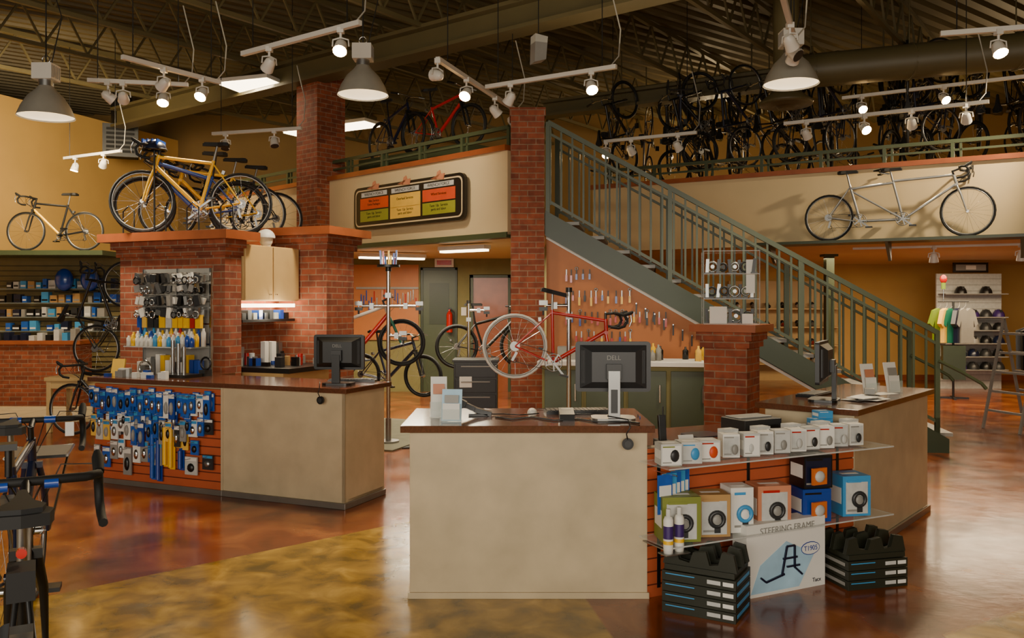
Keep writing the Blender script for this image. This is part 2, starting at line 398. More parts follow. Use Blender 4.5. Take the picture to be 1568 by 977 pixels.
# ---------------------------------------------------------------- slatwall helper
def slat(m,x0,x1,y,z0,z1,th=.03):
    m.b(x0,x1,y+.01,y+th,z0,z1,SLATD); z=z0
    while z<z1-.01: m.b(x0,x1,y,y+.01,z,min(z+.068,z1),SLAT); z+=.076
# ---------------------------------------------------------------- left counter + kiosk
m=MB('left_service_counter')
m.b(-2.8,-.02,.03,.62,.08,.96,TAN); m.b(-2.8,-2.0,.6,.95,.0,.96,TAN)
m.b(-2.8,0,.05,.6,0,.08,TOE); m.b(-1.28,0.0,0,.03,.05,.96,TAN); m.b(-.03,0.0,.0,.62,.05,.96,TAN)
m.b(-1.28,.012,-.012,.63,.0,.05,TOE); m.b(-2.84,-1.28,-.01,.04,0,.05,TOE)
slat(m,-2.83,-1.28,0,.05,.94)
m.b(-1.29,-1.27,-.012,.01,.05,.96,TAN)
m.b(-2.88,.04,-.04,.68,.96,1.0,TOPM); m.b(-2.88,-1.96,.68,.95,.96,1.0,TOPM)
m.obj(LF,bev=.004)
m=MB('brick_kiosk')
m.b(-3.55,-2.1,.956,1.2,0,2.2,BRICK); m.b(-3.55,-3.3,1.2,2.9,0,2.2,BRICK)
m.b(-2.52,-2.4,1.2,2.8,0,2.2,BRICK)
for k,(e,za,zb) in enumerate(((.03,2.2,2.28),(.07,2.28,2.36))): m.b(-3.55-e,-2.1+e,.956-e,1.2,za,zb,BRICK); m.b(-3.55-e,-2.42,1.2,2.9,za,zb,BRICK)
m.b(-3.72,-1.95,.80,1.32,2.36,2.45,WOOD); m.b(-3.72,-2.42,1.32,2.95,2.36,2.45,WOOD)
m.b(-2.4,-1.7,2.15,2.7,0,2.32,BRICK)
for (e,za,zb) in ((.03,2.32,2.4),(.07,2.4,2.48)): m.b(-2.4,-1.7+e,2.15-e,2.7+e,za,zb,BRICK)
m.b(-2.5,-1.55,1.99,2.85,2.48,2.57,WOOD)
m.obj(LF)
m=MB('maple_wall_cabinet')
m.b(-2.398,-2.08,1.21,2.13,1.73,2.33,LWOOD)
for i in range(2): m.b(-2.08,-2.06,1.22+i*.46,1.66+i*.46,1.74,2.32,LWOOD); m.cyl((-2.06,1.6+i*.1,1.8),(-2.03,1.6+i*.1,1.8),.008,CHR,8)
m.obj(LF,bev=.004)
m=MB('kiosk_desk'); m.b(-2.4,-1.5,1.21,2.1,.98,1.03,BLK); m.b(-2.38,-1.6,1.25,2.05,0,.98,LWOOD); m.b(-2.39,-2.1,1.22,2.1,1.5,1.53,BLK); m.b(-2.39,-2.1,1.22,2.1,1.66,1.7,EMF)
for i in range(9): m.b(-2.36,-2.14,1.26+i*.09,1.32+i*.09,1.53,1.6+.03*(i%2),(BLK,DGREY,GREY,BLUE)[i%4])
m.obj(LF)
m=MB('kiosk_desk_supplies')
for i in range(30):
    y=ru(1.28,2.0); x=ru(-2.36,-1.7); h=ru(.08,.26); c=random.choice((BLK,PAPER,WHITE,GREY,BLK,BLUE,ALU,LGREY,DGREY,CARD,RED))
    if x>-2.1: h*=.5
    if i%3: m.b(x,x+ru(.04,.1),y,y+ru(.04,.08),1.03,1.03+h,c)
    else: m.cyl((x,y,1.03),(x,y,1.03+h),.03,c,10)
m.obj(LF)
m=MB('white_helmet_mannequin'); m.sph((0,0,.09),(.075,.09,.1),WHITE); m.sph((0,0,.1),(.1,.12,.1),WHITE,half=True); m.cyl((0,0,0),(0,0,.03),.05,WHITE)
m.obj(loc=W(LF,-2.2,1.72,2.33)); 
# packs hanging on the left slatwall
m=MB('hanging_tool_packs')
PB=mat('blister_blue','#1f55ab',.3,var=.2,scale=20); 
def pack(m,x,z,w,h,c,y=0,d=.03,inner=None):
    m.b(x-w/2,x+w/2,y-d-.012,y-d,z-h,z,c); m.cyl((x,y,z-.015),(x,y-.12,z-.012),.003,CHR,5)
    m.sph((x,y-d-.014,z-h*.6),(w*.3,.02,h*.25),inner or random.choice((BLK,ALU,GREY,CHR)),8,5)
    m.b(x-w*.45,x+w*.45,y-d-.014,y-d-.012,z-h*.22,z-h*.05,random.choice((PAPER,LBLUE,WHITE)))
for i in range(19):
    x=-2.78+i*.077
    for j in range(3): pack(m,x+ru(-.01,.01),ru(.89,.93)-.012*(i%3)-(.18 if j==1 and i%2 else 0),.072,ru(.15,.24),random.choice((PB,PB,BLUE,PB,PB,PAPER)),-j*.025,d=.02)
for i in range(14):
    x=-2.77+i*.085+ru(-.015,.015)
    for j in range(2): pack(m,x,.64+ru(-.04,.05),ru(.06,.09),ru(.14,.24),random.choice((PB,PAPER,GREY,PB,LGREY,DGREY,SYEL,BLUE)),-j*.03,d=.02)
for i in range(9):
    x=-2.74+i*.095+ru(-.02,.02)
    pack(m,x,.4+ru(-.05,.06),ru(.07,.1),ru(.15,.28),random.choice((LGREY,GREY,DGREY,PAPER,PB,PB)),0,d=.03)
for (x,z,w,h,c) in ((-1.41,.68,.12,.14,DGREY),(-1.41,.36,.12,.13,DGREY),(-1.58,.66,.1,.15,PAPER),(-1.56,.48,.09,.13,PB),(-1.6,.33,.14,.16,LGREY),(-1.45,.88,.06,.12,BLK)): pack(m,x,z,w,h,c)
m.obj(LF)
m=MB('hand_pump_packs')
for (x,c,z,h) in ((-1.98,BLUE,.5,.42),(-1.9,YELP,.62,.4),(-1.83,YELP,.6,.4),(-1.72,BLUE,.42,.22),(-2.05,PB,.55,.46)):
    m.b(x-.03,x+.03,-.03,-.02,z-h,z,c); m.cyl((x,-.05,z-h+.02),(x,-.05,z-.04),.02,c,10); m.cyl((x,0,z-.02),(x,-.1,z-.02),.003,CHR,5)
m.obj(LF)
# parts display on the left counter
m=MB('bicycle_parts_display')
for x in (-2.85,-2.4,-1.98): m.bar((x,.62,1.0),(x,.62,2.05),.02,CHR)
for z in (1.04,1.3,1.5,1.72,1.92): 
    m.bar((-2.85,.62,z),(-1.98,.62,z),.012,CHR)
m.b(-2.85,-1.98,.635,.645,1.0,2.05,GREY)
m.b(-2.85,-1.98,.36,.63,1.27,1.28,GLASS); m.b(-2.85,-1.98,.358,.36,1.27,1.28,LGREY)
for z in (2.0,1.9,1.78,1.66):
    x=-2.8
    while x<-2.0:
        for j in range(2):
            c=random.choice((ALU,CHR,BLK,GREY,ALU,DGREY,WHITE,PAPER,DGREY)); y=.56-j*.07
            m.box((x,y,z-.05),(ru(.03,.07),.03,ru(.05,.11)),c,ry=ru(-25,25),rz=ru(-20,20))
            if rnd()<.5: m.ring((x,y-.02,z-.07),ru(.02,.035),.008,random.choice((ALU,BLK,CHR)),n=10,seg=5)
        m.cyl((x,.63,z),(x,.45,z),.003,CHR,5); x+=.07
x=-2.82
while x<-2.02:
    w=ru(.04,.08); m.b(x,x+w,.5,.54,1.46,1.46+ru(.08,.14),random.choice((YELP,PAPER,RED,YELP,LGREY,DGREY,BLUE,SYEL))); m.cyl((x+w/2,.63,1.56),(x+w/2,.5,1.56),.003,CHR,5); x+=w+.012
for r_,(y,hh) in enumerate(((.55,.17),(.46,.14),(.4,.11))):
    for i in range(15):
        x=-2.82+i*.058; c=random.choice((WHITE,PAPER,BLUE,YELP,WHITE,RED,LBLUE)); h=hh*ru(.8,1.1)
        m.lathe([(.001,0),(.024,0),(.024,h*.75),(.012,h*.9),(.012,h),(.001,h)],(x,y,1.28),c,9)
for i in range(13):
    x=-2.82+i*.062; m.b(x,x+.05,.5,.58,1.0,1.0+ru(.1,.2),random.choice((PAPER,BLUE,GREY,CHR,DGREY,YELP,LGREY)))
m.obj(LF)
m=MB('counter_top_parts')
for i in range(3): x=-2.15+i*.07; m.cyl((x,.3,1.0),(x,.3,1.35-i*.03),.018,CHR,10); 
m.b(-2.25,-1.9,.2,.42,1.0,1.03,BLK)
m.ring((-2.45,.25,1.08),.07,.012,CHR,n=16); m.cyl((-2.45,.28,1.08),(-2.45,.22,1.08),.03,ALU); m.b(-2.5,-2.4,.2,.3,1.0,1.03,PAPER)
m.box((-2.72,.18,1.08),(.13,.02,.17),SYEL,rz=15,rx=-15); m.box((-2.6,.15,1.04),(.1,.08,.08),LGREY,rz=30)
m.b(-2.35,-2.25,.1,.16,1.0,1.05,PAPER)
m.ring((-1.93,.5,1.12),.06,.01,BLK,n=14); m.b(-1.97,-1.9,.45,.55,1.0,1.06,DGREY)
for i in range(9): x=-2.8+i*.09; m.b(x,x+.06,.08+.05*(i%2),.12+.05*(i%2),1.0,1.03+.02*(i%3),random.choice((PAPER,GREY,BLUE,CHR)))
m.obj(LF)
# ---------------------------------------------------------------- monitor
def monitor(name,loc,rz,txt=True,tall=0,shell=BLK):
    """screen faces +y local, back faces -y"""
    m=MB(name); z=.13+tall
    m.prism(rr(.45,.30,.02),0,.03,shell)
    m.v=[(x,y,zz+z+.15) for (x,y,zz) in m.v]
    m.b(-.205,.205,.031,.033,z+.03,z+.27,DGREY)
    a=[(-.2,z+.02),(.2,z+.02),(.2,z+.28),(-.2,z+.28)]; c=[(-.13,z+.06),(.13,z+.06),(.13,z+.24),(-.13,z+.24)]
    vs=[(p[0],0,p[1]) for p in a]+[(p[0],-.045,p[1]) for p in c]
    m.add(vs,[(4,5,6,7),(0,1,5,4),(1,2,6,5),(2,3,7,6),(3,0,4,7)],shell)
    for i in range(7): m.b(-.19+i*.008,-.186+i*.008,-.012-i*.003,0,z+.05,z+.25,DGREY); m.b(.186-i*.008,.19-i*.008,-.012-i*.003,0,z+.05,z+.25,DGREY)
    m.b(-.045,.045,-.075,-.045,z+.08,z+.17,DGREY)
    m.b(-.035,.035,-.085,-.055,.02,z+.13,ALU if tall else BLK)
    if tall: m.b(-.02,.02,-.088,-.085,.05,z+.02,DGREY)
    m.prism(rr(.26,.2,.05),.0,.018,ALU if tall else BLK,'xy')
    o=m.obj(loc=loc,rz=rz,bev=.003)
    if txt: text('DELL',.038,GREY,o,(0,-.0475,z+.205),(90*D2R,0,0))
    return o
MSH=mat('monitor_shell','#2c2d2f',.4,var=.05)
monitor('computer_monitor',W(LF,-.25,.28,1.0),-8)
monitor('computer_monitor',(.61,5.12,1.0),-2,tall=.04,shell=MSH)
# ---------------------------------------------------------------- main counter
m=MB('main_checkout_counter')
m.b(-.57,.76,4.92,5.6,.07,.96,TAN); m.b(-.55,.74,4.94,5.58,0,.07,TOE)
m.b(-.60,.79,4.885,5.0,.0,.035,TAN); m.b(-.59,.78,4.895,4.92,.035,.96,TAN)
m.b(-.64,.82,4.86,5.68,.96,1.0,TOPM)
fr=Matrix.Translation((RF[0][0],RF[0][1],0))@Matrix.Rotation(RF[1]*D2R,4,'Z'); m.M=fr
slat(m,0,1.65,0,.0,.86); m.b(.0,1.65,.03,.1,0,.86,TAN); m.b(-.0,1.68,.02,.75,.80,.84,TOPM)
m.b(.4,1.65,.6,.7,0,.8,TAN)
for x in (.08,.75,1.5): m.b(x-.012,x+.012,-.004,0,.05,.86,BLK)
m.M=Matrix.Translation((BF[0][0],BF[0][1],0))@Matrix.Rotation(BF[1]*D2R,4,'Z')
m.b(0,1.75,0,.62,.05,.96,TAN); m.b(.02,1.73,.03,.6,0,.05,TOE); m.b(.3,1.77,-.02,.0,0,.05,TOE); m.b(-.04,1.8,-.04,.68,.96,1.0,TOPM)
m.M=Matrix.Identity(4); m.obj(bev=.003)
for (z,n_) in ((.80,'glass_shelf'),(.37,'glass_shelf')):
    m=MB(n_); m.b(-.06,1.68,-.29,-.005,z-.008,z,GLASS); m.b(-.06,1.68,-.292,-.29,z-.008,z,LGREY)
    for x in (.08,.75,1.5): m.prism([(-.25,z-.008),(-.0,z-.008),(0,z-.05)],x-.004,x+.004,CHR,'yz')
    m.obj(RF)
def product_box(m,x,y,z,w,d,h,c,rz=0,face=None,win=None,brd=.05):
    old=m.M; m.M=old@Matrix.Translation((x,y,z))@Matrix.Rotation(rz*D2R,4,'Z')
    m.b(-w/2,w/2,-d/2,d/2,0,h,c)
    m.b(-w/2+w*brd,w/2-w*brd,-d/2-.002,-d/2,h*.06,h*(.96-brd),face or PAPER)
    m.b(-w/2+w*brd*1.4,w/2-w*.35,-d/2-.003,-d/2-.002,h*.84,h*.9,win or random.choice((RED,BLUE,OLIVE)))
    m.b(-w/2+w*brd*1.4,w/2-w*.5,-d/2-.003,-d/2-.002,h*.12,h*.17,GREY)
    m.b(-w/2-.001,-w/2,-d*.4,d*.4,h*.3,h*.7,PAPER); m.b(-w*.3,w*.3,-d*.1,d*.1,h,h+.001,PAPER)
    m.M=old
m=MB('bike_computer_boxes')
for i,x in enumerate((.03,.17,.3)):
    product_box(m,x,-.16,.80,.12,.12,.12,LGREY,rz=-18,face=(PAPER,LGREY,PAPER)[i],win=(OLIVE,LBLUE,RED)[i]); m.sph((x,-.225,.855),(.032,.012,.035),(DGREY,LBLUE,SRED)[i],10,6)
for i in range(9):
    x=.5+i*.125; product_box(m,x,-.13+ru(-.02,.02),.80,.1,.1,.135,LGREY if i%2 else PAPER,rz=ru(-24,-10),face=random.choice((PAPER,LGREY)),win=random.choice((GREY,RED,GREY,RED)))
    m.sph((x-.015,-.19,.85),(.022,.01,.03),(GREY,LGREY,DGREY)[i%3],10,6)
    if i%2==0: product_box(m,x+.05,-.05,.80,.1,.07,.15,LGREY,win=GREY)
m.obj(RF)
for i,(x,w,h,d,c,f) in enumerate(((.10,.22,.25,.17,OLIVE,LGREY),(.33,.19,.24,.16,CARD,LGREY),(.53,.14,.26,.15,PAPER,PAPER),(.77,.21,.25,.17,PINK,LGREY),(1.44,.19,.25,.18,LBLUE,LGREY))):
    m=MB('light_set_box'); a=(-20 if i<2 else -16); y=-.15
    product_box(m,x,y,.372,w,d,h,c,rz=a,face=f,win=(OLIVE,CARD,LBLUE,RED,LBLUE)[i],brd=.11)
    m.M=Matrix.Translation((x,y,.372))@Matrix.Rotation(a*D2R,4,'Z')
    m.ring((.015,-d/2-.006,h*.42),.04,.013,LBLUE if i==2 else DGREY,n=18); m.sph((.015,-d/2-.004,h*.38),(.03,.01,.035),GREY if i!=2 else PAPER,10,6); m.b(0,.035,-d/2-.008,-d/2,h*.1,h*.3,DGREY)
    m.obj(RF)
m=MB('camera_style_light_box')
for k in range(2):
    product_box(m,1.1+k*.01,-.155,.372+k*.205,.19,.17,.2,BLUE if k==0 else BLK,rz=-14,face=NAVY if k else BLUE,win=BLK)
    m.b(1.02,1.13,-.268,-.25,.40+k*.205,.5+k*.205,ORG); m.sph((1.07,-.27,.45+k*.205),(.04,.015,.035),LGREY,10,6); m.b(1.14,1.18,-.252,-.245,.42+k*.205,.46+k*.205,LBLUE)
m.obj(RF)
m=MB('hanging_glide_packs')
for i in range(5): 
    x=-.04+i*.045; m.b(x,x+.1,-.16+i*.02,-.155+i*.02,.52+.01*i,.74,LBLUE if i%2 else PB); m.b(x+.01,x+.09,-.163+i*.02,-.16+i*.02,.62,.68,PAPER); m.b(x+.02,x+.08,-.165+i*.02,-.16+i*.02,.54,.6,(OLIVE,PAPER,YELP)[i%3])
m.cyl((.06,0,.73),(.06,-.2,.735),.004,CHR,6); m.obj(RF)
m=MB('chain_lube_bottles')
for i,(x,y) in enumerate(((-.05,-.27),(.03,-.26))):
    m.lathe([(.001,0),(.026,0),(.028,.03),(.028,.18),(.02,.2),(.013,.2),(.013,.24),(.001,.24)],(x,y,.338),PAPER,14); m.lathe([(.0285,.08),(.0285,.15)],(x,y,.338),PURP,14); m.lathe([(.0286,.05),(.0286,.07)],(x,y,.338),YELP,14)
m.b(-.09,.07,-.31,-.23,.332,.338,ALU); m.b(-.03,-.01,-.24,-.0,.332,.338,ALU); m.obj(RF)
def trainer_stack(name,loc,rz,k):
    m=MB(name); w,d=.41,.3
    for i in range(k):
        z=i*.058; m.b(0,w,0,d,z,z+.054,OLBLK)
        m.b(w*.62,w*.8,-.002,0,z+.018,z+.04,LGREY); m.b(w*.83,w*.97,-.002,0,z+.018,z+.04,PAPER); m.b(w*.05,w*.45,-.002,0,z+.036,z+.042,LBLUE)
        m.b(w,w+.002,d*.1,d*.9,z+.02,z+.04,LBLUE); m.b(-.002,0,d*.1,d*.9,z+.02,z+.04,GREY)
    z=k*.058
    m.b(.01,w-.01,.01,d-.01,z,z+.03,OLBLK)
    prof=[(0,z+.03),(.02,z+.12),(.07,z+.13),(.09,z+.06),(.15,z+.05),(.17,z+.11),(.24,z+.12),(.26,z+.05),(.31,z+.06),(.33,z+.13),(.39,z+.12),(.41,z+.03)]
    for y in (.02,.15,.25): m.prism(prof,y,y+.03,OLBLK)
    return m.obj(loc=loc,rz=rz,bev=.003)
trainer_stack('trainer_box_stack',(.83,4.70,0),-30,4)
trainer_stack('trainer_box_stack',W(RF,1.14,-.42),14,3)
m=MB('steering_frame_box')
m.b(.0,.61,0,.12,0,.42,PAPER)
LB2=mat('pale_blue_print','#a4c8de',.5,var=.25,scale=5); 
m.prism([(.03,.02),(.4,.02),(.52,.2),(.3,.3),(.1,.18)],-.002,0,LB2)
for (p,q) in (((.26,.1),(.3,.27)),((.3,.27),(.36,.27)),((.36,.27),(.36,.14)),((.36,.14),(.42,.09)),((.14,.08),(.28,.11)),((.27,.2),(.38,.2)),((.1,.11),(.14,.08)),((.3,.15),(.4,.15))):
    m.bar((p[0],-.006,p[1]),(q[0],-.006,q[1]),.011,NAVY)
m.prism([(.49+.075*math.cos(a),.235+.04*math.sin(a)) for a in [i*math.pi/8 for i in range(16)]],-.003,0,BLUE)
m.prism([(.49+.07*math.cos(a),.235+.035*math.sin(a)) for a in [i*math.pi/8 for i in range(16)]],-.004,-.003,PAPER)
o=m.obj(loc=W(RF,.5,-.27),rz=26)
text('STEERING FRAME',.055,GREY,o,(.31,-.003,.375),(90*D2R,0,0)); text('T1905',.042,BLUE,o,(.49,-.005,.235),(90*D2R,0,0)); text('Tacx',.035,NAVY,o,(.54,-.003,.04),(90*D2R,0,0))
# items on main counter
def brochure(name,loc,rz,w=.11,h=.22,c=PAPER,t=BLUE):
    m=MB(name); m.box((0,.02,h/2),(w,.006,h),c,rx=-12); m.box((0,.008,h*.7),(w*.7,.002,h*.25),t,rx=-12)
    m.b(-w/2-.005,w/2+.005,-.03,.05,0,.004,GLASS); m.b(-w/2-.005,w/2+.005,-.03,-.026,0,h*.4,GLASS)
    m.box((0,-.012,h*.32),(w*.85,.003,h*.5),PAPER,rx=-6)
    return m.obj(loc=loc,rz=rz)
brochure('brochure_holder',(-.45,5.22,1.0),5,.1,.25,PAPER,PINK); brochure('brochure_holder',(-.36,5.04,1.0),-5,.12,.19,LB2,GREY)
brochure('brochure_holder',W(BF,.95,.2,1.0),20,.12,.24,PAPER,PINK); brochure('brochure_holder',W(BF,1.25,.12,1.0),25,.13,.24,PAPER,GREY)
m=MB('barcode_scanner'); m.box((0,0,.05),(.13,.05,.03),BLK,ry=25); m.box((.07,0,.025),(.11,.06,.03),BLK,ry=15); m.box((-.06,0,.08),(.05,.06,.04),DGREY,ry=25); m.b(-.02,.1,-.03,.03,0,.015,BLK); m.tube([(.1,0,.01),(.2,.03,.008),(.3,-.02,.008),(.42,.05,.008)],.004,BLK,6); m.obj(loc=(-.25,5.3,1.0),bev=.008)
m=MB('computer_mouse'); m.sph((0,0,0),(.032,.055,.03),WHITE,14,8,half=True); m.tube([(0,.05,.01),(.05,.15,.006),(.15,.2,.006)],.002,BLK,5); m.obj(loc=(.13,5.45,1.0))
def keyboard(name,loc,rz,w=.42):
    m=MB(name); m.b(-w/2,w/2,-.075,.075,0,.018,BLK)
    for r_ in range(5):
        for k in range(15): m.b(-w/2+.01+k*(w-.02)/15,-w/2+.006+(k+1)*(w-.02)/15,-.065+r_*.027,-.042+r_*.027,.018,.025,DGREY)
    return m.obj(loc=loc,rz=rz)
keyboard('computer_keyboard',(.42,5.45,1.0),5); keyboard('computer_keyboard',W(LF,-.3,.57,1.0),0); keyboard('computer_keyboard',W(BF,.66,.52,1.0),50,.36)
m=MB('credit_card_reader'); m.box((0,0,.03),(.09,.16,.04),BLK,rx=8); m.box((0,.04,.055),(.06,.04,.004),GREY,rx=8); m.obj(loc=(.33,5.15,1.0))
m=MB('counter_cables'); m.tube([(-.1,5.2,1.006),(.0,5.1,1.006),(.12,5.2,1.006),(.25,5.05,1.006),(.4,5.12,1.006),(.5,4.98,1.006),(.68,5.0,1.006),(.74,4.93,1.006)],.005,BLK,6); m.tube([(.3,5.3,1.006),(.45,5.22,1.02),(.55,5.28,1.006)],.004,BLK,6); m.obj()
m=MB('pen_cup'); m.lathe([(.001,0),(.04,0),(.04,.1),(.037,.1),(.037,.01),(.001,.01)],(0,0,0),GREY,16)
for i in range(7): a=i*.9; m.cyl((.02*math.cos(a),.02*math.sin(a),.01),(.04*math.cos(a),.04*math.sin(a),.15+.01*(i%3)),.004,(RED,BLUE,BLK,PAPER)[i%4],6)
m.obj(loc=W(RF,.16,.3,.84))
m=MB('desk_phone_handset'); m.box((0,0,.09),(.045,.03,.18),BLK,rx=-8); m.b(-.04,.04,-.05,.05,0,.03,BLK); m.cyl((.012,.02,.17),(.012,.02,.23),.005,BLK,6); m.obj(loc=W(RF,.25,.2,.84),rz=10,bev=.006)
m=MB('business_card_stand'); m.box((0,0,.03),(.1,.003,.06),PAPER,rx=-25); m.b(-.05,.05,-.02,.03,0,.004,GLASS); m.obj(loc=W(RF,.38,.13,.84),rz=15)
m=MB('mouse_pad'); m.prism(rr(.24,.2,.03),0,.005,NAVY,'xy'); m.obj(loc=W(RF,.72,.4,.84),rz=26)
m=MB('blue_tissue_boxes'); product_box(m,0,0,0,.13,.1,.1,LBLUE,face=LBLUE,win=PAPER); product_box(m,.03,.02,.1,.1,.09,.05,LBLUE,face=LBLUE,win=PAPER); product_box(m,-.11,.02,0,.07,.1,.06,NAVY,face=NAVY); m.obj(loc=W(RF,1.45,.1,.84),rz=10)
m=MB('desk_printer'); m.b(-.16,.16,-.12,.12,0,.09,DGREY); m.b(-.12,.12,-.14,-.1,.03,.05,BLK); m.b(-.14,.14,-.05,.1,.09,.1,GREY); m.obj(loc=W(RF,1.13,.4,.84),rz=26,bev=.01)
monitor('computer_monitor',W(BF,.35,.33,1.0),62,txt=False,shell=MSH)
m=MB('counter_paperwork')
for i in range(7): m.box((ru(-.1,.3),ru(-.1,.02),.006+.004*i),(.2,.14,.003),PAPER if i%2 else GREY,rz=ru(-30,30))
m.box((.15,.0,.05),(.1,.07,.04),GREY,rz=20); m.obj(loc=W(BF,.62,.15,1.0),rz=49)
def cablegrommet(name,loc,rz):
    m=MB(name); m.cyl((0,0,0),(0,-.018,0),.033,BLK,18); m.cyl((0,-.018,0),(0,-.022,0),.02,DGREY,14); m.tube([(0,-.012,.02),(-.01,-.03,.06),(.01,-.04,.1),(0,-.02,.14),(-.1,.12,.142)],.004,BLK,6); return m.obj(loc=loc,rz=rz)
cablegrommet('webcam_on_cable',(.66,4.85,.90),0); cablegrommet('webcam_on_cable',W(LF,-.2,-.045,.9),LF[1])
m=MB('anti_fatigue_mat'); m.b(-.2,.5,0,1.2,0,.02,RUB); m.obj(loc=(-.5,5.9,0))
# brick pedestal with glass display case
m=MB('brick_pedestal'); 
m.b(-.21,.21,-.21,.21,0,1.28,BRICK); m.b(-.24,.24,-.24,.24,1.28,1.35,BRICK); m.b(-.27,.27,-.27,.27,1.35,1.43,BRICK); m.b(-.32,.32,-.32,.32,1.43,1.5,WOOD); m.obj(loc=(2.15,8.3,0),rz=-32)
CLR=mat('clear_glass','#dfeae6',.03,0,var=0,alpha=.08)
m=MB('glass_display_case')
for z in (0,.24,.48,.7): m.b(-.26,.26,-.2,.2,z,z+.006,CLR); m.b(-.26,.26,-.202,-.2,z,z+.006,LGREY)
for x in (-.26,.254): m.b(x,x+.006,-.2,.2,0,.7,CLR)
for x in (-.26,.26):
    for y in (-.2,.2): m.bar((x,y,0),(x,y,.71),.006,GREY)
case=m.obj(loc=(2.13,8.3,1.502),rz=-10)
m=MB('displayed_components')
for z in (.01,.25,.49):
    for i in range(9):
        x=-.22+i*.054; y=ru(-.15,.15); c=random.choice((ALU,ALU,BLK,DGREY,DGREY))
        if i%2: m.ring((x,y,z+.07),ru(.035,.06),.01,c,axis='y',n=14); m.cyl((x,y-.02,z+.07),(x,y+.02,z+.07),.02,c,8); m.b(x-.02,x+.02,y-.01,y+.01,z-.002,z+.02,BLK)
        else: m.box((x,y,z+.07),(.03,.03,.14),c,ry=ru(-8,8)); m.b(x-.03,x+.03,y-.03,y+.03,z-.002,z+.01,BLK)
m.b(-.2,-.04,-.17,-.1,.008,.17,PAPER); m.b(.14,.22,-.15,-.145,.3,.62,PAPER); m.b(.1,.2,-.18,-.1,.008,.1,PAPER)
m.obj(parent=case)
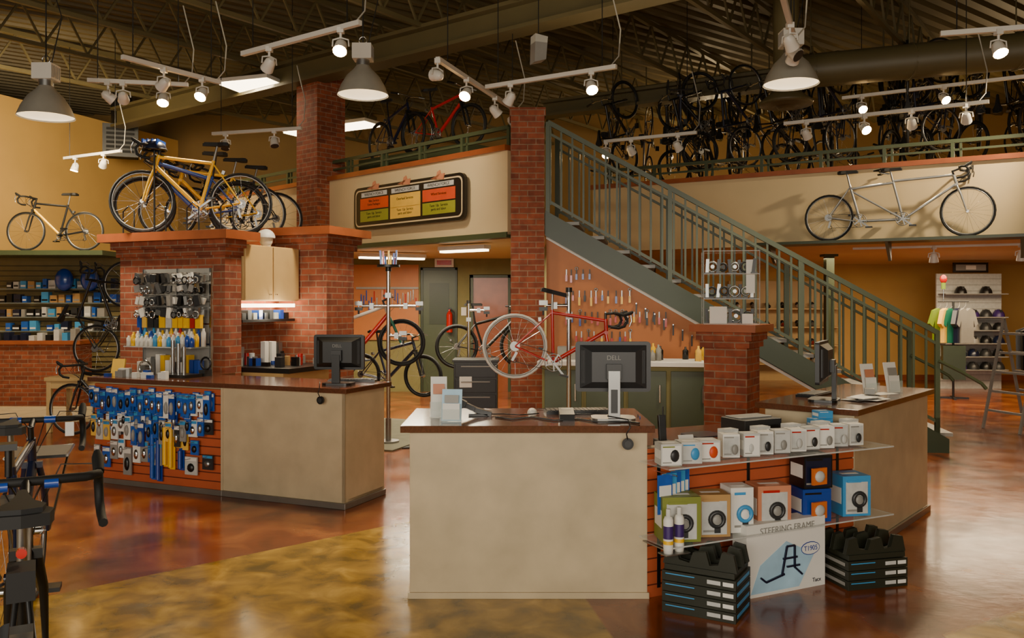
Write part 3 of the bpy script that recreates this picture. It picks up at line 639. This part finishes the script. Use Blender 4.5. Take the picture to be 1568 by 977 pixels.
# ---------------------------------------------------------------- bicycles
def bikemesh(fm,tm,style='road',wr=.335,ns=16,tandem=False,acc=None,front=True,fork=None):
    m=MB('bicycle'); ex=.375 if tandem else 0
    rh=(-.5-ex,0,wr); fh=(.5+ex,0,wr); z0=wr-.335
    tr=.014 if style=='road' else .022
    for h,on in ((rh,True),(fh,front)):
        if not on: continue
        m.ring(h,wr-tr,tr,tm,n=32,seg=7); m.ring(h,wr-2*tr-.006,.009,ALU if style=='road' else BLK,n=32,seg=5)
        m.cyl((h[0],-.035,h[2]),(h[0],.035,h[2]),.02,CHR,10); m.cyl((h[0],-.06,h[2]),(h[0],.06,h[2]),.006,CHR,6)
        for i in range(ns):
            a=2*math.pi*i/ns; s_=1 if i%2 else -1; a2=a+.25*(1 if i%4<2 else -1)
            m.tube([(h[0]+.02*math.cos(a2),.03*s_,h[2]+.02*math.sin(a2)),(h[0]+(wr-2*tr-.01)*math.cos(a),0,h[2]+(wr-2*tr-.01)*math.sin(a))],.0014,CHR,3)
    def post(bx,top,sd):
        m.cyl(bx,top,.017,fm,10); m.cyl(top,sd,.013,ALU if style=='road' else BLK,8)
        x,z=sd[0],sd[2]; o=[(-.14,.0),(-.13,.06),(-.08,.07),(-.02,.035),(.06,.02),(.13,.012),(.14,0)]
        poly=[(x+p[0]+.01,p[1]) for p in o]+[(x+p[0]+.01,-p[1]) for p in o[-2:0:-1]]
        m.prism(poly,z,z+.03,RUB,'xy')
        poly2=[(x+p[0]*.9+.01,p[1]*.75) for p in o]+[(x+p[0]*.9+.01,-p[1]*.75) for p in o[-2:0:-1]]
        m.prism(poly2,z+.03,z+.042,RUB,'xy')
    def crank(bb):
        m.cyl((bb[0],-.05,bb[2]),(bb[0],.05,bb[2]),.022,fm,10)
        m.ring((bb[0],-.055,bb[2]),.088,.006,ALU,n=24,seg=5); m.ring((bb[0],-.05,bb[2]),.062,.005,ALU,n=20,seg=5)
        for i in range(5): a=i*1.2566; m.bar((bb[0],-.055,bb[2]),(bb[0]+.085*math.cos(a),-.055,bb[2]+.085*math.sin(a)),.014,ALU)
        for s_ in (-1,1):
            e=(bb[0]+.13*s_*-1,.075*s_,bb[2]-.1*s_*-1); m.bar((bb[0],.07*s_,bb[2]),e,.02,ALU); m.box((e[0],e[1]+.05*s_,e[2]),(.09,.07,.02),BLK)
    bb=(-.08-ex,0,.27+z0); st=(-.22-ex,0,.79+z0 if style=='road' else .70+z0); sd=(-.255-ex,0,.945+z0)
    ht=(.335+ex,0,.83+z0); hb=(.37+ex,0,.71+z0); R_=.018 if style=='road' else .022
    post(bb,st,sd); crank(bb)
    if tandem:
        b2=(.42-ex+.05,0,.27+z0); s2=(.34-ex,0,.80+z0); post(b2,s2,(.31-ex,0,.94+z0)); crank(b2)
        m.cyl(bb,b2,.02,fm,10); m.cyl((st[0]+.02,0,st[2]-.06),(s2[0],0,s2[2]-.02),R_,fm,10); m.cyl(s2,ht,R_,fm,10); m.cyl(b2,hb,R_,fm,10)
        m.cyl((st[0]+.02,0,.70),b2,.014,fm,8)
        m.tube([(.3-ex,0,.9),(.18-ex,0,.93)],.012,CHR,8); 
        for s_ in (-1,1): m.tube([(.18-ex,0,.93),(.18-ex,.19*s_,.93),(.02-ex+.1,.21*s_,.93),(.22-ex,.21*s_,.95)],.012,BLK,7)
    else:
        m.cyl((st[0]+.01,0,st[2]-.03),(ht[0],0,ht[2]-.02),R_,fm,10); m.cyl(bb,hb,R_*1.2,acc or fm,10)
    for s_ in (-1,1):
        m.tube([(rh[0],.055*s_,rh[2]),(bb[0]-.06,.03*s_,bb[2])],.009,fm,7); m.tube([(rh[0],.055*s_,rh[2]),(st[0],.012*s_,st[2]-.04)],.008,fm,7)
        m.tube([(hb[0],.03*s_,hb[2]-.02),(hb[0]+.05,.048*s_,hb[2]-.14),(fh[0]-.01,.055*s_,fh[2])],[.016,.015,.009] if style=='road' else [.02,.02,.016],fork or (fm if style=='road' else BLK),8)
    m.box((hb[0],0,hb[2]-.015),(.04,.09,.03),fm if style=='road' else BLK)
    m.cyl(hb,ht,.021,fm,10); m.cyl(ht,(ht[0]-.015,0,ht[2]+.06),.014,BLK,8)
    bx=ht[0]+.075; bz=ht[2]+.08; m.cyl((ht[0]-.012,0,ht[2]+.05),(bx,0,bz),.014,BLK,8)
    for s_ in (-1,1):
        if style=='road':
            m.tube([(bx,0,bz),(bx,.17*s_,bz),(bx+.03,.205*s_,bz),(bx+.08,.21*s_,bz-.005),(bx+.115,.212*s_,bz-.05),(bx+.1,.214*s_,bz-.11),(bx+.05,.216*s_,bz-.14),(bx-.03,.218*s_,bz-.15)],.015,RUB,8)
            m.tube([(bx+.07,.21*s_,bz+.0),(bx+.13,.21*s_,bz+.035),(bx+.15,.21*s_,bz+.055)],[.018,.02,.012],RUB,8)
            m.tube([(bx+.13,.21*s_,bz+.03),(bx+.16,.21*s_,bz-.04),(bx+.15,.21*s_,bz-.1)],.008,CHR,6)
        else:
            m.tube([(bx,0,bz),(bx-.01,.12*s_,bz+.02),(bx-.03,.2*s_,bz+.03),(bx-.06,.3*s_,bz+.03)],.011,CHR,8); m.cyl((bx-.035,.2*s_,bz+.03),(bx-.062,.31*s_,bz+.03),.017,BLK,8)
            m.bar((bx-.02,.18*s_,bz+.02),(bx+.05,.24*s_,bz),.012,ALU)
        m.tube([(bx+.02,.05*s_,bz),(bx+.1,.02*s_,bz-.08),(bx-.02,.0,bz-.18)],.003,BLK,4)
        if style=='road': m.tube([(bx+.12,.2*s_,bz+.02),(bx+.16,.1*s_,bz+.02),(bx+.1,.04*s_,bz-.1),(bx-.03,.02*s_,bz-.16)],.003,BLK,4)
    m.cyl((rh[0],-.05,rh[2]),(rh[0],-.03,rh[2]),.05,ALU,14); m.box((rh[0]+.02,-.05,rh[2]-.1),(.025,.02,.1),ALU,ry=15); m.ring((rh[0]+.03,-.05,rh[2]-.14),.02,.005,BLK,n=10,seg=4)
    m.tube([(rh[0],-.05,rh[2]+.048),(bb[0],-.055,bb[2]+.088)],.004,DGREY,4); m.tube([(rh[0]+.04,-.05,rh[2]-.15),(bb[0],-.055,bb[2]-.088)],.004,DGREY,4)
    if not tandem: m.box((st[0]-.1,0,wr+wr*.98),(.03,.05,.04),ALU,ry=-20)
    return m
def bike(name,fm,tm,loc,yaw,pitch=0,roll=0,parent=None,sc=1,extra=None,**k):
    m=bikemesh(fm,tm,**k); m.n=name; R_=(Matrix.Rotation(yaw*D2R,4,'Z')@Matrix.Rotation(-pitch*D2R,4,'Y')@Matrix.Rotation(roll*D2R,4,'X')).to_euler()
    if extra: extra(m)
    return m.obj(loc=loc,rot=R_,parent=parent,sc=sc)
bike('red_road_bicycle',RED,WTIRE,(.434,8.7,.819),0,pitch=-14,front=False,ns=24)
def repair_stand(name,loc,rz,h,arm):
    m=MB(name); m.cyl((0,0,0),(0,0,h),.025,CHR,14); m.cyl((0,0,h),(0,0,h+.05),.035,BLK,14); m.cyl((0,0,0),(0,0,.03),.13,ALU,20); m.cyl((0,0,.03),(0,0,.3),.035,ALU,14)
    for (z,x) in arm:
        m.cyl((0,0,z),(x*.8,0,z),.02,CHR,10); m.box((x*.5,0,z),(.05,.06,.07),ALU); m.box((x*.9,0,z+.03),(.09,.05,.05),ALU); m.box((x*.9,0,z-.035),(.09,.05,.04),BLK)
        m.cyl((x*.9,0,z-.05),(x*.9,0,z-.1),.012,BLK,8)
    m.box((0,0,h*.86),(.07,.07,.06),ALU)
    return m.obj(loc=loc,rz=rz)
repair_stand('bicycle_repair_stand',(.6,8.95,0),0,1.82,((1.68,-.3),))
repair_stand('bicycle_repair_stand',(-1.5,10.3,0.012),0,2.08,((1.66,.42),(1.66,-.4),(1.3,.2)))
repair_stand('bicycle_repair_stand',(-.65,12.75,0),0,1.7,((1.6,.3),))
m=MB('repair_stand_base_plate'); m.prism(rr(.7,.7,.1),0,.012,RUB,'xy'); m.obj(loc=(-1.5,10.3,0.0))
m=MB('magnetic_tool_tray'); m.cyl((0,0,0),(0,0,.03),.14,BLK,18)
for i in range(9): a=i*.7; m.bar((.09*math.cos(a),.09*math.sin(a),.03),(.1*math.cos(a),.1*math.sin(a),.03+ru(.08,.18)),.02,(BLUE,RED,YELP,BLUE,CHR)[i%5])
m.obj(loc=(-1.5,10.3,2.142))
bike('white_city_bicycle',WHITE,RUB,(-1.85,10.62,.86),8,style='mtb',wr=.30,pitch=6,acc=RED,fork=TEAL)
bike('dark_city_bicycle',NAVY,RUB,(-1.75,12.4,.35),-20,style='mtb',wr=.31)
bike('red_city_bicycle',RED,RUB,(-3.0,12.0,.6),15,style='mtb')
bike('black_mountain_bicycle',BLK,RUB,(-.35,12.95,.72),15,style='mtb')
bike('tandem_bicycle',SILV,RUB,W(GF,3.5,-.27,2.59),GF[1],tandem=True,ns=24)
# ledge bikes in left department
bike('black_racing_bicycle',RUB,RUB,(-7.8,14.5,2.6),180,acc=YELP,fork=RUB)
bike('yellow_road_bicycle',YELP,RUB,W(LF,-2.72,1.15,2.452),180+12,fork=YELP)
bike('blue_mountain_bicycle',BLUE,RUB,W(LF,-3.1,1.55,2.452),180+24,style='mtb')
bike('yellow_touring_bicycle',YELP,RUB,W(LF,-3.2,2.0,2.452),180+16)
bike('black_road_bicycle',BLK,RUB,W(LF,-3.3,2.5,2.452),180+28)
m=MB('wire_bike_rack')
for i in range(4): x=-3.5+i*.45; m.tube([(x,.95,2.45),(x,.95,2.7),(x+.08,.95,2.76),(x+.16,.95,2.7),(x+.16,.95,2.45)],.008,BLK,6)
m.tube([(-3.5,.95,2.46),(-2.0,.95,2.46)],.008,BLK,6); m.obj(LF)
m=MB('hanging_helmet'); m.sph((0,0,0),(.12,.15,.11),NAVY,14,8,half=True); m.ring((0,0,0),.12,.012,BLK,axis='z',n=18)
for i in range(4): m.b(-.09+i*.05,-.075+i*.05,-.11,.11,.03,.1,BLUE)
m.cyl((-.0,0,-.88),(0,0,.0),.01,BLK); m.obj(loc=W(LF,-3.0,.9,3.33))
bike('black_display_bicycle',BLK,RUB,(-5.36,12.0,1.38),0,pitch=65)
m=MB('bicycle_display_post'); m.cyl((0,0,0),(0,0,2.0),.03,BLK); m.cyl((0,0,0),(0,0,.03),.25,BLK,20); m.b(-.03,.03,-.15,.0,1.45,1.5,BLK); m.obj(loc=(-5.45,12.14,0))
bike('black_touring_bicycle',BLK,RUB,(-5.2,10.9,0),170)
m=MB('wooden_display_table'); m.b(-.55,.55,-.3,.3,.68,.73,LWOOD)
for x in (-.5,.5):
    for y in (-.25,.25): m.b(x-.03,x+.03,y-.03,y+.03,0,.68,LWOOD)
m.b(-.5,.5,-.27,-.24,.58,.68,LWOOD); m.obj(loc=(-5.6,11.45,0),bev=.005)
# near bikes cropped by the left edge
def tailgear(m):
    m.cyl((-.30,0,.88),(-.32,0,.88),.012,RED,12); m.box((-.34,0,.82),(.1,.06,.07),RUB)
    m.tube([(.47,.05,.93),(.47,.05,1.02)],.012,BLK,6); m.box((.45,.05,1.03),(.06,.05,.02),DGREY)
    m.cyl((.405,.05,.91),(.405,.09,.91),.017,BLUE,10); m.cyl((.405,-.05,.91),(.405,-.09,.91),.017,BLUE,10)
    m.tube([(-.08,.03,.33),(.1,.03,.48),(.16,.03,.55)],.035,DGREY,10)
def rackgear(m):
    m.b(.5,.85,-.14,.14,.70,.715,BLK); m.tube([(.5,-.14,.71),(.85,-.14,.71),(.85,.14,.71),(.5,.14,.71)],.008,CHR,6)
    for s_ in (-1,1): m.cyl((.5,.06*s_,.335),(.7,.13*s_,.70),.007,CHR,6)
    m.b(.42,.43,-.18,-.14,.82,.89,PAPER); m.cyl((.405,.05,.91),(.405,.1,.91),.018,BLUE,10); m.cyl((.405,-.05,.91),(.405,-.1,.91),.018,BLUE,10)
bike('black_road_bicycle',BLK,RUB,(-1.495,2.6,.04),119,wr=.345,ns=24,sc=1.12,extra=tailgear)
bike('city_bicycle_with_rack',NAVY,RUB,(-2.55,4.4,.0),112,style='road',sc=1.14,extra=rackgear)
m=MB('bicycle_wheel_dock')
m.box((-1.27,2.18,.02),(.5,.3,.04),BLK,rz=29); m.box((-1.75,3.05,.02),(.5,.3,.04),BLK,rz=29)
m.obj()
# mezzanine displayed bikes
m=MB('mezzanine_display_platform'); m.b(-1.2,1.2,-.3,.3,2.83,4.0,GREEN); m.obj(loc=(-1.35,13.1,0),rz=-40)
bike('red_mountain_bicycle',RED,RUB,(-1.05,12.85,4.0),-35,style='mtb'); bike('dark_mountain_bicycle',NAVY,RUB,(-1.85,13.5,4.0),-50,style='mtb')
grp=empty('hanging_bicycle_display')
src=[]
for i,(c,s_) in enumerate(((BLK,'mtb'),(NAVY,'road'),(DGREY,'mtb'),(RED,'road'))):
    mm=bikemesh(c,RUB,style=s_,ns=8); mm.n='hanging_bicycle'; src.append(mm)
first={}
for row in range(2):
    for i in range(19):
        x=-1.15+i*.36+row*.18; y=1.0+row*1.2; up=(i%2)
        loc=W(GF,x,y,4.62+(.12 if up else -.05)+row*.15)
        yaw=GF[1]+90+ru(-50,50); p=90 if up else -90
        Rm=(Matrix.Rotation(yaw*D2R,4,'Z')@Matrix.Rotation(-p*D2R,4,'Y')).to_euler()
        j=(i*3+row)%4
        if j==3 and i%8: j=0
        if j not in first: first[j]=src[j].obj(loc=loc,rot=Rm,parent=grp)
        else: inst(first[j],'hanging_bicycle',loc,Rm,grp)
m=MB('hanging_rail')
for y in (1.0,2.2):
    m.cyl((-1.2,y,5.5),(6.0,y,5.5),.03,STEEL,8)
    for x in (-1.1,1.2,3.2,5.2,5.9): m.cyl((x,y,5.5),(x,y,6.2),.012,STEEL,6)
m.obj(GF,parent=grp)
# ---------------------------------------------------------------- lights: fixtures
def add_light(kind,name,loc,energy,col=(1,.8,.52),parent=None,target=None,size=.1,spot=100,blend=.8,sx=None,sy=None):
    l=bpy.data.lights.new(name,kind); l.energy=energy; l.color=col
    if kind=='SPOT': l.spot_size=spot*D2R; l.spot_blend=blend; l.shadow_soft_size=size
    elif kind=='POINT': l.shadow_soft_size=size
    else: l.shape='RECTANGLE'; l.size=sx; l.size_y=sy
    o=bpy.data.objects.new(name,l); bpy.context.scene.collection.objects.link(o); o.location=loc
    if target is not None: o.rotation_euler=(Vector(target)-Vector(loc)).to_track_quat('-Z','Y').to_euler()
    if parent: o.parent=parent
    return o
def pendant(loc,e=400,s=1):
    m=MB('high_bay_pendant')
    m.lathe([(.07,.30),(.10,.26),(.17,.19),(.23,.09),(.265,0),(.27,-.012)],(0,0,0),REFO,32)
    m.lathe([(.06,.28),(.165,.185),(.225,.085),(.26,0)],(0,0,0),REFL,32)
    m.cyl((0,0,.13),(0,0,.26),.05,EMW,14); m.cyl((0,0,.26),(0,0,.36),.07,ALU,16); m.b(-.1,.1,-.09,.09,.36,.52,WHITE)
    for i in range(5): m.b(-.105,.105,-.08+i*.035,-.07+i*.035,.38,.5,GREY)
    m.tube([(0,0,.52),(0,0,.6),(0,0,6.15-loc[2])],.008,BLK,6); m.ring((0,0,.57),.04,.007,CHR,n=12,seg=5)
    m.tube([(.05,0,.5),(.16,0,1.0),(.0,.02,1.5)],.006,BLK,5)
    o=m.obj(loc=loc); add_light('SPOT','pendant_lamp',(0,0,.02),e,(1,.85,.62),o,None,.2,140,1)
    return o
pendant((-1.58,9.0,3.92)); pendant((2.76,8.4,3.88)); pendant((-4.72,8.6,3.6))
heads=[]
def head(m,p,lit,aim):
    p=Vector(p); a=Vector(aim).normalized(); c=p+Vector((0,0,-.17))
    m.b(p.x-.03,p.x+.03,p.y-.03,p.y+.03,p.z-.05,p.z,WHITE); m.cyl(p,c+Vector((0,0,.07)),.012,WHITE,8)
    s_=a.cross(Vector((0,0,1))).normalized()
    for k in (-1,1): m.tube([c+Vector((0,0,.08)),c+s_*.07*k+Vector((0,0,.06)),c+s_*.075*k],.008,WHITE,5)
    m.tube([c-a*.07,c-a*.04,c+a*.0,c+a*.07],[.025,.05,.055,.065],WHITE,14)
    m.tube([c+a*.071,c+a*.074],[.06,.06],EMB if lit else DGREY,14)
    if lit: heads.append((c+a*.1,c+a*2))
def track(p0,p1,hs,z=4.2,n='track_light'):
    m=MB(n); P0=Vector((p0[0],p0[1],z)); P1=Vector((p1[0],p1[1],z)); m.bar(P0,P1,.045,WHITE)
    if z>3:
        for t in (.1,.9): q=P0.lerp(P1,t); m.cyl(q,(q.x,q.y,6.15),.006,BLK,5)
        q=P0.lerp(P1,.95); m.tube([q,(q.x+.1,q.y,z+.12),(q.x+.12,q.y,z+.4),(q.x,q.y,z+.9)],.008,REFO,5)
    for (t,lit,aim) in hs: head(m,P0.lerp(P1,t),lit,aim)
    m.obj()
F_=(0,-.6,-.75)
track((-2.7,8.5),(-1.35,7.55),[(.25,0,(-.5,.6,-.5)),(.85,1,F_)])
track((-4.75,9.5),(-3.7,9.7),[(.2,0,(.6,.5,-.5)),(.35,0,(-.3,.8,-.3)),(.75,1,(.1,-.5,-.8))])
track((-3.95,8.6),(-3.3,9.6),[(.4,0,(-.6,.5,-.3)),(.8,1,(-.1,-.6,-.7))])
track((-4.41,12.5),(-3.0,12.1),[(.15,0,(0,-.3,-.9)),(.7,0,(.2,-.3,-.9))])
track((-.3,9.8),(1.1,8.95),[(.2,0,(-.4,.4,-.6)),(.82,1,(.1,-.6,-.7))])
track((-.76,8.67),(.09,11.1),[(.0,0,(-.5,.5,.2)),(.3,1,(-.2,-.6,-.6)),(.65,0,(.5,.3,-.5)),(.9,0,(.5,.3,-.5))])
track((1.42,13.1),(2.7,12.4),[(.02,1,F_),(.3,0,(.4,.4,-.5)),(.8,0,(.4,.4,-.5))])
track((2.2,6.9),(2.7,8.1),[(.55,0,(.4,.4,-.5)),(.9,0,(0,.7,-.5)),(.8,0,(.4,-.4,-.5))])
track((3.97,7.87),(5.3,7.5),[(.35,1,(.0,-.5,-.8)),(.8,1,(0,.2,-1))])
track((3.78,11.8),(5.9,10.5),[(.12,0,(.4,.4,-.5)),(.42,1,(.1,-.6,-.5)),(.65,0,(.3,.5,-.4)),(.9,0,(.3,.5,-.4))])
track((-7.7,14.6),(-6.4,13.9),[(.2,1,(-.2,-.1,-.9)),(.7,0,(-.4,.5,-.5))])
track((4.9,12.6),(7.2,11.2),[(.1,1,(.0,-.6,-.5)),(.5,1,(.1,-.6,-.5)),(.9,1,(.1,-.6,-.5))],z=4.75)
track((5.3,13.2),(8.2,11.8),[(.35,0,(.1,.2,-.9)),(.7,0,(.1,.2,-.9))],z=2.56,n='soffit_track_light')
for (p,t) in heads: add_light('SPOT','track_lamp',p,180,(1,.78,.48),None,t,.04,85,.8)
# ducts, speaker, diffuser
m=MB('ceiling_duct'); m.cyl((4.1,12.3,5.05),(11,9.6,5.05),.24,STEEL,20)
for t in range(6): x=4.3+t*1.2; y=12.3-(x-4.1)*.391; m.ring((x,y,5.05),.245,.015,STEEL,axis='x',n=20,seg=5); m.cyl((x,y,5.2),(x,y,6.2),.01,STEEL,5)
m.obj()
m=MB('round_ceiling_diffuser'); m.lathe([(.001,.02),(.1,.0),(.14,.04),(.2,.02),(.25,.06),(.33,.05),(.34,.09),(.2,.2),(.16,.3),(.16,1.9)],(0,0,0),STEEL,28); m.obj(loc=(3.55,11,4.22))
m=MB('hanging_speaker'); m.prism([(-.07,-.14),(.06,-.1),(.08,.14),(-.06,.16)],-.07,.07,GREY); m.cyl((0,0,.14),(0,0,1.75),.006,BLK,5); m.obj(loc=(.28,9.0,4.38),rz=20)
m=MB('wall_vent_duct'); m.b(-.3,.3,-.25,.25,-.3,.3,RUB); m.b(-.33,.33,-.28,-.25,-.33,.33,DGREY); m.cyl((0,0,.3),(0,0,1.0),.2,BLK,16)
for i in range(6): m.b(-.26,.26,-.29,-.28,-.25+i*.09,-.2+i*.09,RUB)
m.obj(loc=(-8.0,17.4,5.0),rz=20)
# ---------------------------------------------------------------- left department
m=MB('wall_left_partition'); m.b(-9.4,-6.95,15.2,15.35,0,2.55,PEG); m.b(-9.4,-6.9,14.3,15.35,2.52,2.6,GREEN)
for i in range(24): m.b(-9.4,-6.95,15.19,15.2,.3+i*.09,.31+i*.09,BLK)
m.obj()
m=MB('brick_display_counter'); m.b(-9.6,-7.3,14.2,14.75,0,1.02,BRICK); m.b(-9.65,-7.2,14.15,14.8,1.02,1.08,WOOD); m.obj()
m=MB('left_department_products')
for z in (1.3,1.55,1.8,2.05):
    x=-9.1
    while x<-7.05:
        w=ru(.06,.13); h=ru(.1,.19); c=random.choice((LBLUE,BLUE,LGREY,GREY,DGREY,BLK,GREY,NAVY,CARD,PB))
        if rnd()<.85: m.b(x,x+w,15.05,15.18,z-.08,z-.08+h,c); m.b(x+.01,x+w-.01,15.045,15.05,z-.05,z-.02,random.choice((PAPER,GREY,BLK)))
        x+=w+.03
    m.b(-9.2,-7.0,15.03,15.18,z-.1,z-.08,GLASS)
for x in (-7.9,-7.45): m.sph((x,14.98,2.12),(.16,.12,.2),BLUE,12,8); m.b(x-.16,x+.16,14.95,15.18,1.9,1.92,BLK)
x=-9.4
while x<-7.4:
    h=ru(.08,.2); c=random.choice((LBLUE,NAVY,LGREY,GREY,BLK,DGREY)); m.b(x,x+.09,14.3,14.45,1.08,1.08+h,c); x+=.14
m.obj()
# ---------------------------------------------------------------- right department (under mezzanine)
m=MB('wall_right_department'); m.b(3.2,12.7,18.9,19.0,0,2.57,YEL); m.b(10.6,12.7,15.5,15.6,0,2.57,ORANGEW); m.obj()
m=MB('trim_baseboard_department'); m.b(3.2,12.7,18.86,18.9,0,.12,WOOD); m.obj()
m=MB('helmet_display_wall'); m.b(-.65,.65,0,.04,0,2.3,LGREY)
for i in range(18): m.b(-.65,.65,-.004,0,.15+i*.12,.16+i*.12,GREY)
for z in (.4,.66,.92,1.18,1.44,1.9):
    m.b(-.62,.62,-.3,0,z-.02,z,GREY)
    for i in range(5):
        if z>1.8 and i in (0,2,4): continue
        c=random.choice((BLK,DGREY,NAVY,BLK,PURP,GREY)); m.sph((-.5+i*.25,-.16,z),(.11,.13,.15),c,10,6,half=True); m.b(-.52+i*.25,-.48+i*.25,-.26,-.06,z+.06,z+.14,DGREY)
m.obj(loc=(9.15,17.0,0),rz=0)
m=MB('wall_picture_sign'); m.b(-.35,.35,0,.03,0,.2,BLK); m.b(-.3,.3,-.005,0,.04,.16,GREY); m.b(-.1,.1,-.008,-.005,.06,.14,PAPER); m.obj(loc=(9.15,16.93,2.32))
def shirt(m,x,c,a,s=.7):
    P=[(-.09,.62),(-.22,.58),(-.33,.34),(-.24,.28),(-.19,.4),(-.2,0),(.2,0),(.19,.4),(.24,.28),(.33,.34),(.22,.58),(.09,.62),(.0,.57)]
    old=m.M; m.M=old@Matrix.Translation((x,0,1.0))@Matrix.Rotation(a*D2R,4,'Z')@Matrix.Diagonal((s,1,1,1)); m.prism(P,-.04,.04,c); m.tube([(-.12,0,.6),(0,0,.66),(0,0,.71),(.02,0,.74)],.005,ALU,5); m.M=old
m=MB('jersey_rack'); m.cyl((-.25,0,1.74),(.25,0,1.74),.012,DGREY)
m.cyl((0,0,0),(0,0,1.74),.02,DGREY); m.b(-.25,.25,-.02,.02,0,.03,DGREY); m.b(-.02,.02,-.25,.25,0,.03,DGREY)
for i,(c,a) in enumerate(((GRN,25),(SYEL,50),(TEAL,30),(NAVY,55),(GREY,35))): shirt(m,-.2+i*.1,c,a)
m.b(-.18,.18,-.15,.15,.35,.95,DGREEN)
m.obj(loc=(7.9,15.2,0),rz=-20)
m=MB('red_green_windsock_toy'); m.sph((0,0,0),(.06,.06,.08),RED); m.cyl((0,0,-.18),(0,0,0),.035,GRN,10); m.cyl((0,0,-.4),(0,0,-.18),.01,CHR,6); m.obj(loc=(7.75,15.25,2.14))
m=MB('clothing_carousel'); m.cyl((0,0,0),(0,0,1.35),.02,CHR); m.ring((0,0,1.35),.4,.015,CHR,axis='z'); m.cyl((0,0,0),(0,0,.03),.3,CHR,20)
for i in range(4): a=i*math.pi/2; m.cyl((0,0,1.35),(.4*math.cos(a),.4*math.sin(a),1.35),.01,CHR,6)
for i in range(14):
    a=i*2*math.pi/14; old=m.M; m.M=Matrix.Translation((.4*math.cos(a),.4*math.sin(a),0))@Matrix.Rotation(a,4,'Z'); m.prism([(-.2,1.25),(0,1.33),(.2,1.25),(.19,.6),(-.19,.6)],-.03,.03,random.choice((BLK,NAVY,DGREY,DGREY,BLK)),'xz'); m.M=old
m.obj(loc=(9.0,14.0,0))
m=MB('folding_display_ladder')
for y in (-.3,.3):
    m.bar((-.35,y,0),(0,y,1.5),.03,GREY); m.bar((.35,y,0),(0,y,1.5),.03,GREY)
for i in range(5): z=.25+i*.26; d=.35*(1-z/1.5); m.bar((-d,-.3,z),(-d,.3,z),.03,GREY); m.bar((d,-.3,z),(d,.3,z),.03,GREY)
m.obj(loc=(6.85,11.4,0),rz=15)
m=MB('shoe_display_shelves')
m.b(-1.2,1.2,0,.05,0,2.2,LWOOD)
for z in (.4,.8,1.2,1.6): 
    m.b(-1.2,1.2,-.35,0,z-.03,z,LWOOD)
    for i in range(7): x=-1.05+i*.33; m.sph((x,-.2,z+.04),(.05,.13,.05),random.choice((BLK,GREY,WHITE,RED)),8,6); m.sph((x,-.12,z+.09),(.045,.06,.05),BLK,8,6)
m.obj(loc=(6.0,18.8,0))
m=MB('green_steel_column'); m.b(-.07,.07,-.07,.07,0,2.57,GREEN); m.b(-.12,.12,-.12,.12,0,.02,GREEN); m.b(-.12,.12,-.12,.12,2.53,2.57,GREEN); m.obj(loc=(5.6,15.0,0))
# ---------------------------------------------------------------- area / room lights
add_light('AREA','daylight_storefront',(-1.5,-3.5,2.6),740,(1,.91,.77),None,(0,6,1.2),sx=11,sy=2.6)
add_light('AREA','under_mezzanine_lamp',(7.5,14.5,2.5),250,(1,.77,.48),None,(7.5,14.5,0),sx=4,sy=2)
add_light('AREA','service_area_lamp',(-1.6,13.5,2.42),80,(1,.85,.58),None,(-1.6,13.5,0),sx=2,sy=1)
add_light('POINT','mezzanine_lamp',(4.2,17.5,4.6),130,(1,.74,.4),size=.3)
add_light('POINT','mezzanine_lamp',(9.5,15.5,4.4),150,(1,.74,.4),size=.3)
add_light('AREA','left_department_lamp',(-7.0,12.6,4.4),230,(1,.8,.5),None,(-8.8,15.8,2.9),sx=1.5,sy=1)
add_light('AREA','ceiling_bounce_fill',(-2,8,4.45),115,(1,.84,.58),None,(-2,8,9),sx=9,sy=5)  # added fill with no fixture, stands in for bounce on the dark ceiling
add_light('AREA','ceiling_bounce_fill',(5,7,4.45),60,(1,.84,.58),None,(5,7,9),sx=5,sy=5)  # same added ceiling fill, right-hand side
add_light('POINT','kiosk_niche_lamp',W(LF,-2.0,1.7,1.6),8,(1,.88,.65),size=.05)
add_light('SPOT','fascia_lamp',(6.6,10.0,4.6),430,(1,.8,.52),None,W(GF,3.6,0,3.0),.06,75,.9)
add_light('SPOT','fascia_lamp',(-1.6,9.2,4.3),200,(1,.83,.58),None,W(FF,-1.8,0,3.1),.06,80,.9)
w=bpy.data.worlds.new('World'); bpy.context.scene.world=w; w.use_nodes=True
w.node_tree.nodes['Background'].inputs[0].default_value=(.9,.8,.6,1); w.node_tree.nodes['Background'].inputs[1].default_value=.12
# ---------------------------------------------------------------- camera
cd=bpy.data.cameras.new('camera'); co=bpy.data.objects.new('camera',cd); bpy.context.scene.collection.objects.link(co)
co.location=(0,0,1.7); co.rotation_euler=(math.pi/2,0,0); cd.sensor_width=36; cd.lens=36*1300/1568; cd.shift_y=-.015; cd.clip_start=.05
bpy.context.scene.camera=co
